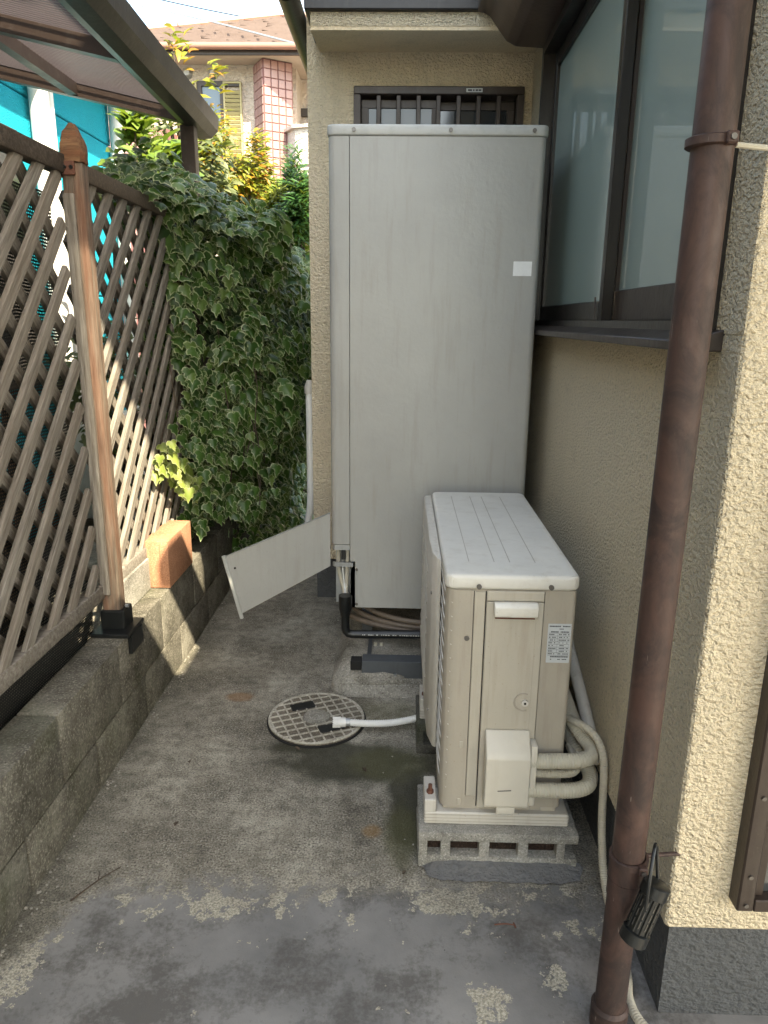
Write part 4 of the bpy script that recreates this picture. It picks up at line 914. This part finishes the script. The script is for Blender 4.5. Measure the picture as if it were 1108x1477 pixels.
for k in range(6500):
    y = 2.93 + (rn.random() ** 1.25) * 2.9; tp = ivy_top(y)
    lo_ = .42 if y < 3.4 else .08; z = lo_ + rn.random() * (tp - lo_)
    if y < 3.25 and z < 1.5 and rn.random() < .72 and not (noise.noise(Vector((y * 6, z * 5, 9))) > .05): continue
    if z < .75 and y < 3.5 and rn.random() < .4: continue
    d = rn.random() ** 2 * .12
    dens = noise.noise(Vector((y * 3.4, z * 3.4, 7)))
    if dens < -.2 and rn.random() < .75: continue
    ivy_add(y, z, ivy_x(y, z) - d, rn.choice((.028, .04, .05, .058, .066, .082)) * rn.uniform(.85, 1.15), allv)
for k in range(1300):       # top cushion, over the fence end
    y = 2.55 + rn.random() ** .8 * 3.0; base = 1.70 if y < 3.1 else 1.66
    h = (.22 if y > 2.8 else .22 * max(0, (y - 2.5) / .3)) * rn.random()
    x = -1.12 + rn.random() * .36 + (.1 if y > 3.2 else 0)
    z = base + h * (1 - ((x + .95) / .3) ** 2) + .03 * noise.noise(Vector((y * 5, x * 5, 0)))
    ivy_add(y, z, x, rn.uniform(.04, .066), allv, Vector((.35 + rn.uniform(-.5, .5), -.55 + rn.uniform(-.5, .5), .8)))
for k in range(230):       # hanging strands
    st = k % 9; y = [2.93, 2.98, 3.02, 3.08, 3.2, 3.35, 3.12, 3.28, 3.5][st] + rn.uniform(-.03, .03); t_ = rn.random()
    z = [1.45, 1.25, 1.3, 1.1, 1.1, 1.0, .95, .9, .9][st] - t_ * [.4, .35, .5, .6, .7, .6, .55, .5, .45][st]
    x = [-.885, -.87, -.86, -.82, -.76, -.70, -.80, -.72, -.66][st] + rn.uniform(-.03, .03) + .03 * t_
    ivy_add(y, z, x, rn.uniform(.045, .07), allv, Vector((.6 + rn.uniform(-.3, .3), -.75 + rn.uniform(-.3, .3), .3 + rn.uniform(-.2, .4))))
yv = []
for k in range(60):        # sprig by the fence foot, sunlight put into its yellow-green leaf colour
    t_ = rn.random(); y = 2.60 + .22 * t_ + rn.uniform(-.06, .07); z = .84 - t_ * .22 + rn.uniform(-.05, .05); x = -.885 + rn.uniform(-.03, .05) + .03 * t_
    ivy_add(y, z, x, rn.uniform(.036, .062), yv, Vector((.55 + rn.uniform(-.4, .4), -.65 + rn.uniform(-.5, .4), .35 + rn.uniform(-.3, .3))))
for k in range(120):       # trailing shoots between sprig and ivy
    y = 2.80 + rn.random() * .35; z = .46 + rn.random() * .5; x = -.90 + rn.random() * .1 + (y - 2.8) * .12
    ivy_add(y, z, x, rn.uniform(.036, .064), allv, Vector((.55 + rn.uniform(-.4, .4), -.7 + rn.uniform(-.4, .4), .3)))
py_ = leaf_proto('sunlit_leaf', IVY, M['ivy_sunlit'])
for (p_, mm_) in yv:
    o = bpy.data.objects.new('sunlit_leaf', py_); col.objects.link(o); o.parent = iv; mw = mm_.copy(); mw.translation -= wloc(iv); o.matrix_local = mw
MB().tube([(-.95, 3.0, .98), (-.92, 2.85, .93), (-.90, 2.68, .84), (-.86, 2.74, .68), (-.84, 2.84, .58)], .003, 6, sub=4).build('stem', M['bark'], iv)
camp = Vector((0, 0, 1.3))
allv.sort(key=lambda q: (q[0] - camp).length - (.5 if q[0].y < 3.3 else 0))
pm_ = leaf_proto('leaf', IVY, M['ivy'])
for (p_, mm_) in allv[:245]:
    o = bpy.data.objects.new('leaf', pm_); col.objects.link(o); o.parent = iv; mw = mm_.copy(); mw.translation -= wloc(iv); o.matrix_local = mw
leaf_mass('foliage', [q[1] for q in allv[245:]], IVY, M['ivy'], iv, rnd=rn)
inn = []
for k in range(4200):      # inner layer, shade of the depth put into a darker leaf colour
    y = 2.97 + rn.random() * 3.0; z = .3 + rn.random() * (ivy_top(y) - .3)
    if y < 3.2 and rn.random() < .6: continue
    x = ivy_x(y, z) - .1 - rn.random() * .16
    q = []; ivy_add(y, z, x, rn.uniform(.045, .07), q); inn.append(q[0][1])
leaf_mass('foliage', inn, IVY, M['ivy_shaded'], iv, rnd=rn)
for k in range(26):
    y = 3.0 + rn.random() * 2.3; x = -.99 + rn.uniform(-.06, .08)
    pts = [(x, y, .3)]
    for j in range(5): pts.append((pts[-1][0] + rn.uniform(-.04, .05), pts[-1][1] + rn.uniform(-.1, .1), pts[-1][2] + .27))
    MB().tube(pts, [.012, .011, .009, .008, .006, .005], 7).build('stem', M['bark'], iv)
for k in range(14):
    y = 2.95 + rn.random() * .6; z = 1.4 - rn.random() * .5; pts = [(ivy_x(y, z) - .04, y, z)]
    for j in range(4): pts.append((pts[-1][0] + rn.uniform(-.01, .03), pts[-1][1] + rn.uniform(-.05, .05), pts[-1][2] - rn.uniform(.08, .16)))
    MB().tube(pts, .0025, 5, sub=3).build('stem', M['bark'], iv)
# support fence buried in the ivy
sp = thing('ivy_trellis', (-1.05, 4.5, LZ), 'dark old board trellis buried behind the ivy', 'trellis')
for k in range(30): MB().box(-1.12, -1.10, 3.14 + k * .1, 3.225 + k * .1, LZ - .3, 1.55 + rn.uniform(-.03, .03)).build('plank', M['wood_dark'], sp)

# ------------------------------------------------------------------ shrubs behind
def shrub(name, label, c, rad, n, shape, mat, size, up=.5, stems=6, seed=1, group='shrubs behind the ivy', clump=10, droop=-.2):
    rn = random.Random(seed); o = thing(name, (c[0], c[1], 0), label, 'shrub', group); mats = []
    cl_ = []
    for k in range(clump):
        d = Vector((rn.gauss(0, 1), rn.gauss(0, 1), rn.gauss(0, 1))).normalized() * (rn.random() ** .5)
        cl_.append((Vector((c[0] + d.x * rad[0], c[1] + d.y * rad[1], c[2] + d.z * rad[2])), rn.uniform(.25, .5)))
    for k in range(n):
        cc, cr_ = rn.choice(cl_)
        d = Vector((rn.gauss(0, 1), rn.gauss(0, 1), rn.gauss(0, 1))).normalized() * (rn.random() ** .45)
        p_ = cc + Vector((d.x * rad[0], d.y * rad[1], d.z * rad[2])) * cr_
        out = (p_ - Vector(c)).normalized()
        tip = out + Vector((rn.uniform(-.6, .6), rn.uniform(-.6, .6), up + rn.uniform(-.5, .5)))
        nn = Vector((rn.uniform(-.7, .7), -.4 + rn.uniform(-.6, .6), .8))
        mats.append(leafmat(p_, nn, tip, size * rn.uniform(.7, 1.25)))
    leaf_mass('crown', mats, shape, mat, o, kind=None, rnd=rn)
    b = MB()
    for (cc, cr_) in cl_[:stems]:
        b.tube([(c[0] + rn.uniform(-.05, .05), c[1] + rn.uniform(-.05, .05), 0), (c[0] + (cc.x - c[0]) * .4, c[1] + (cc.y - c[1]) * .4, (c[2] - rad[2]) * .8), tuple(cc)], [.016, .011, .004], 7, sub=4)
    b.build('trunk', M['bark'], o); return o
shrub('laurel_bush', 'bright green broad-leaved bush rising behind the fence below the terrace roof', (-1.36, 3.95, 1.95), (.24, .26, .30), 900, BROAD, M['laurel'], .10, 1.0, 6, 1, clump=12)
shrub('grey_green_bush', 'airy grey-green narrow-leaved bush behind the terrace roof post', (-1.36, 4.6, 2.2), (.3, .3, .28), 1100, LANCE, M['willow'], .075, .0, 7, 2, clump=16)
shrub('nandina_bush', 'nandina with orange and yellow leaves beside the terrace roof post', (-1.14, 5.0, 2.24), (.26, .32, .32), 3600, LANCE, M['nandina'], .052, .2, 8, 3, clump=26)
shrub('nandina_bush', 'thin nandina sprays with orange-tipped leaves poking above the terrace gutter', (-1.32, 4.7, 2.62), (.22, .15, .28), 230, LANCE, M['nandina'], .085, .3, 8, 4, clump=14)
shrub('lime_bush', 'dense yellow-green bush in front of the pink tiled pillar', (-.90, 5.5, 2.02), (.34, .3, .25), 5200, LANCE, M['lime'], .055, .4, 6, 5, clump=30)
shrub('yew_bush', 'dark green yew-like bush against the corner of the stucco house', (-.69, 5.2, 2.0), (.14, .25, .34), 2600, NEEDLE, M['yew'], .085, 1.0, 6, 6, clump=20)
shrub('laurel_bush', 'light green bush between the nandina and the house corner', (-1.15, 6.6, 2.2), (.5, .4, .36), 3000, BROAD, M['laurel'], .08, .9, 6, 7, clump=24)
shrub('grey_green_bush', 'grey-green bush low behind the lattice in the next yard', (-1.5, 3.6, .9), (.25, .4, .5), 900, LANCE, M['willow'], .07, .2, 6, 8, clump=16)
shrub('yew_bush', 'added dark bush that darkens the far end of the passage', (-.68, 5.4, .95), (.36, .45, .75), 3000, BROAD, M['yew'], .09, .3, 6, 12, clump=26)  # added to make the passage end dark

# ------------------------------------------------------------------ far house
fh = thing('far_house', (-1.5, 11, 0), 'two-storey pale stucco house with brown shingle roof and pink tiled pillar', 'house')
HY = 9.0
MB().box(-5.2, -1.70, HY, 14, 0, 4.03).build('wall', M['far_wall'], fh)
MB().box(-1.70, 3.0, HY + .5, 14, 0, 4.03).build('wall', M['far_wall2'], fh)
MB().box(-1.37, -1.25, HY + .1, HY + .5, 0, 4.03).build('wall', M['far_wall2'], fh)
# roof planes built from shingle courses
eY, eZ = 8.6, 4.07; rY, rZ = 10.6, 5.03; eL, eR = -4.1, 2.8; rL, rR = -1.66, 1.2
nc = 15
roof = MB().add([(eL, eY, eZ), (eR, eY, eZ), (rR, rY, rZ), (rL, rY, rZ), (eL, 14.4, eZ), (eR, 14.4, eZ)], [(0, 1, 2, 3), (0, 3, 4), (1, 5, 2), (3, 2, 5, 4)]).build('roof', M['shingle'], fh)
rn = random.Random(9)
for k in range(nc):
    t0, t1 = k / nc, (k + 1) / nc
    def PT(t_, s): return Vector(((eL + (rL - eL) * t_) * (1 - s) + (eR + (rR - eR) * t_) * s, eY + (rY - eY) * t_, eZ + (rZ - eZ) * t_))
    b = MB(); up = Vector((0, 0, .04)); s = 0.0
    while s < .62:
        s2 = min(.63, s + .036 * rn.uniform(.8, 1.15)); u2 = up * rn.uniform(.85, 1.15); g_ = .0
        q = [PT(t0, s), PT(t0, s2 - g_), PT(t1, s2 - g_), PT(t1, s)]
        vs = [q[0] + u2, q[1] + u2, q[2] + up * .3, q[3] + up * .3, q[0], q[1]]
        b.add(vs, [(0, 1, 2, 3), (4, 5, 1, 0)]); s = s2
    b.build('shingle_course', M['shingle'], roof)
MB().tube([(eL, eY, eZ + .03), (rL, rY, rZ + .04), (rR, rY, rZ + .04)], .035, 8).build('ridge_cap', M['copper'], roof)
MB().tube([(eL, eY - .05, eZ - .01), (eR, eY - .05, eZ - .01)], .034, 12).build('gutter', M['copper'], fh)
MB().box(eL, eR, eY, eY + .03, eZ - .075, eZ - .02).build('fascia', M['bronze'], fh)
MB().box(eL, eR, eY + .031, HY + .49, eZ - .055, eZ - .03).build('soffit', M['soffit'], fh)
# tiled pillar, turned towards the path
pc = Vector((-1.50, HY - .02, 0)); pa = R(30); ph_ = .17
def prot(x, y): return (pc.x + x * math.cos(pa) - y * math.sin(pa), pc.y + x * math.sin(pa) + y * math.cos(pa))
core = [prot(*q) for q in ((-ph_, -ph_), (ph_, -ph_), (ph_, ph_), (-ph_, ph_))]
pil = MB().prism(core, 'z', 0, eZ - .06).build('pillar', M['grout'], fh)
tw, thh = .080, .088
proto = MB().box(-.036, .036, -.006, .006, -.040, .040, .003, 1).build('tile', M['tile'], pil, origin=(0, 0, 0)); first = True
for zz_i in range(16):
    zz = eZ - .11 - zz_i * thh
    for face in (0, 1):
        for k in range(4):
            off = (k - 1.5) * .083; pos = prot(off, -ph_ - .004) if face == 0 else prot(-ph_ - .004, off)
            rt = pa + (0 if face == 0 else R(-90))
            if first: o = proto; first = False; o['_w'] = (pos[0], pos[1], zz); o.location = Vector((pos[0], pos[1], zz)) - wloc(pil)
            else: o = inst(proto, 'tile', pil, (pos[0], pos[1], zz))
            o.rotation_euler = (R(rn.uniform(-1, 1)), 0, rt)
# left window with shutters
wz0, wz1 = 2.75, 3.80
fwin = MB().box(-2.34, -1.86, HY - .04, HY, wz1, wz1 + .05).box(-2.34, -2.295, HY - .04, HY, wz0, wz1).box(-2.09, -2.05, HY - .04, HY, wz0, wz1).box(-2.34, -2.05, HY - .06, HY, wz0 - .04, wz0 - .001).build('window', M['bronze'], fh)
MB().box(-2.294, -2.091, HY - .012, HY - .006, wz0, wz1).build('pane', M['glass_sky'], fwin)
for xa, xb in ((-2.05, -1.845), (-2.56, -2.345)):
    sh = MB().box(xa, xa + .02, HY - .055, HY - .02, wz0 - .1, wz1 + .02).box(xb - .02, xb, HY - .055, HY - .02, wz0 - .1, wz1 + .02).box(xa, xb, HY - .055, HY - .02, wz1 + .021, wz1 + .04).build('shutter', M['olive'], fwin)
    for k in range(26):
        z_ = wz0 - .09 + k * .0425
        MB().box(xa + .02, xb - .02, HY - .05, HY - .028, z_, z_ + .03, rot=(R(30), 0, 0)).build('slat', M['olive'], sh)
for xx in (-2.45, -2.16): MB().tube([(xx, HY - .05, 3.93), (xx, HY - .02, 3.93), (xx, HY, 3.93)], [.03, .055, .06], 14).build('vent_cap', M['galv'], fh)
# recess with arched window and balcony on the right
MB().box(-1.25, .6, HY + .44, HY + .499, 3.62, 3.70).build('lintel', M['bronze'], fh)
arch = [(-1.22, 3.0), (-1.22, 3.45)] + [(-1.07 - .15 * math.cos(R(90 * k / 6)), 3.45 + .15 * math.sin(R(90 * k / 6))) for k in range(1, 7)] + [(-.5, 3.6), (-.5, 3.0)]
aw = MB().prism(arch, 'y', HY + .42, HY + .498).build('window', M['far_wall2'], fh)
arch2 = [(-1.18, 3.02), (-1.18, 3.44)] + [(-1.06 - .12 * math.cos(R(90 * k / 6)), 3.44 + .12 * math.sin(R(90 * k / 6))) for k in range(1, 7)] + [(-.54, 3.56), (-.54, 3.02)]
MB().prism(arch2, 'y', HY + .41, HY + .419).build('pane', M['copper'], aw)
for k in range(13): MB().box(-1.17, -.55, HY + .395, HY + .409, 3.04 + k * .04, 3.068 + k * .04).build('slat', M['copper'], aw)
bc = [(-1.40, HY + .4), (-1.34, HY - .1), (-1.22, HY - .3), (-1.0, HY - .38), (-.3, HY - .38), (-.3, HY + .4)]
MB().prism(bc, 'z', 2.3, 3.31).build('balcony', M['far_wall2'], fh)
MB().prism([(x + (-.03 if x < -1 else 0), y - .03) for x, y in bc], 'z', 3.311, 3.345).build('balcony_cap', M['far_wall2'], fh)
MB().prism([(x - .005, y - .006) for x, y in bc], 'z', 2.93, 2.945).build('balcony_joint', M['grout'], fh)
# tiled bay at the lower left
bay = MB().box(-4.4, -2.6, HY - .4, HY - .02, 0, 3.3).build('tiled_bay', M['grout'], fh)
for zi in range(12):
    for k in range(16): inst(proto, 'tile', bay, (-3.95 + k * .083, HY - .405, 3.2 - zi * .09), (0, 0, 0))

# litter on the ground
tw_ = MB().tube([(-.74, 1.36, .006), (-.70, 1.42, .010), (-.665, 1.47, .006)], [.0022, .0018, .001], 6, sub=4).tube([(-.70, 1.42, .010), (-.71, 1.45, .005)], [.0015, .0008], 6).build('twig', M['bark']); tag(tw_, 'dry brown twig on the painted concrete beside the block wall', 'twig')
tw_ = MB().tube([(.225, 1.33, .004), (.25, 1.332, .005), (.27, 1.33, .004)], [.0016, .0016, .0012], 6, sub=3).tube([(.268, 1.336, .004), (.271, 1.324, .004)], .002, 6).build('rusty_screw', M['rust']); tag(tw_, 'small rusty screw lying on the grey painted ground near the concrete block', 'screw')
rn = random.Random(31)
for k, (x, y) in enumerate(((-.21, 2.46), (-.225, 2.40), (-.20, 2.66), (-.3, 1.98), (-.62, 1.9), (-.58, 1.62), (.02, 1.47), (-.1, 1.9))):
    mm_ = leafmat((x, y, .006), (rn.uniform(-.3, .3), rn.uniform(-.3, .3), 1), (rn.uniform(-1, 1), rn.uniform(-1, 1), 0), rn.uniform(.016, .028))
    o = MB().add([mm_ @ Vector(v) for v in BROAD[0]], BROAD[1], True).build('dead_leaf', M['bark']); tag(o, ['dead brown leaf on the ground against the side of the tank pad', 'dead brown leaf beside the front corner of the tank pad', 'dead brown leaf below the funnel of the black drain pipe', 'dead brown leaf by the rim of the manhole cover', 'dead brown leaf lying near the block wall below the fence post', 'dead brown leaf on bare concrete between block wall and paint edge', 'dead brown leaf beside the mortar at the near concrete block', 'dead brown leaf in the damp stain beside the manhole cover'][k], 'leaf', 'dead leaves on the concrete')
rn = random.Random(77); b = MB()
for k in range(420):
    if k < 260: x = LX + .004 + abs(rn.gauss(0, .022)); y = 1.0 + rn.random() * 2.4
    elif k < 330: x = -.25 - abs(rn.gauss(0, .02)); y = 2.35 + rn.random() * .7
    else: x = rn.uniform(-.78, .35); y = rn.uniform(1.05, 2.3)
    r_ = rn.uniform(.0012, .0042) * (1 if k < 330 else .7); bb = bmesh.new(); bmesh.ops.create_icosphere(bb, subdivisions=1, radius=r_)
    for v in bb.verts: v.co = Vector((x + v.co.x * rn.uniform(.7, 1.4), y + v.co.y * rn.uniform(.7, 1.4), .002 + v.co.z * .7))
    b.bm(bb)
tag(b.build('grit', M['pad'], origin=(0, 0, 0)), 'loose grit and crumbs collected on the concrete along the block wall', 'grit', kind='stuff')
# power lines
for pts, lb in ((((-12, 18, 9.5), (-5.336, 12.0, 5.935), (-3.344, 10.2, 5.032), (-2.269, 9.3, 4.553), (-1.107, 8.5, 4.053)), 'sagging service cable running down to the far house gutter'), (((-14, 14, 9.4), (-5.735, 14, 6.86), (-4.285, 14.0, 6.525), (-2.349, 14, 6.188), (.132, 14, 5.892), (10, 14, 5.6)), 'thin power cable crossing the sky above the far house roof')):
    o = MB().tube(pts, .009, 6, sub=10).build('power_cable', M['black'] if 'power' in lb else M['galv']); tag(o, lb, 'cable')

for o in bpy.data.objects:
    if '_w' in o: del o['_w']
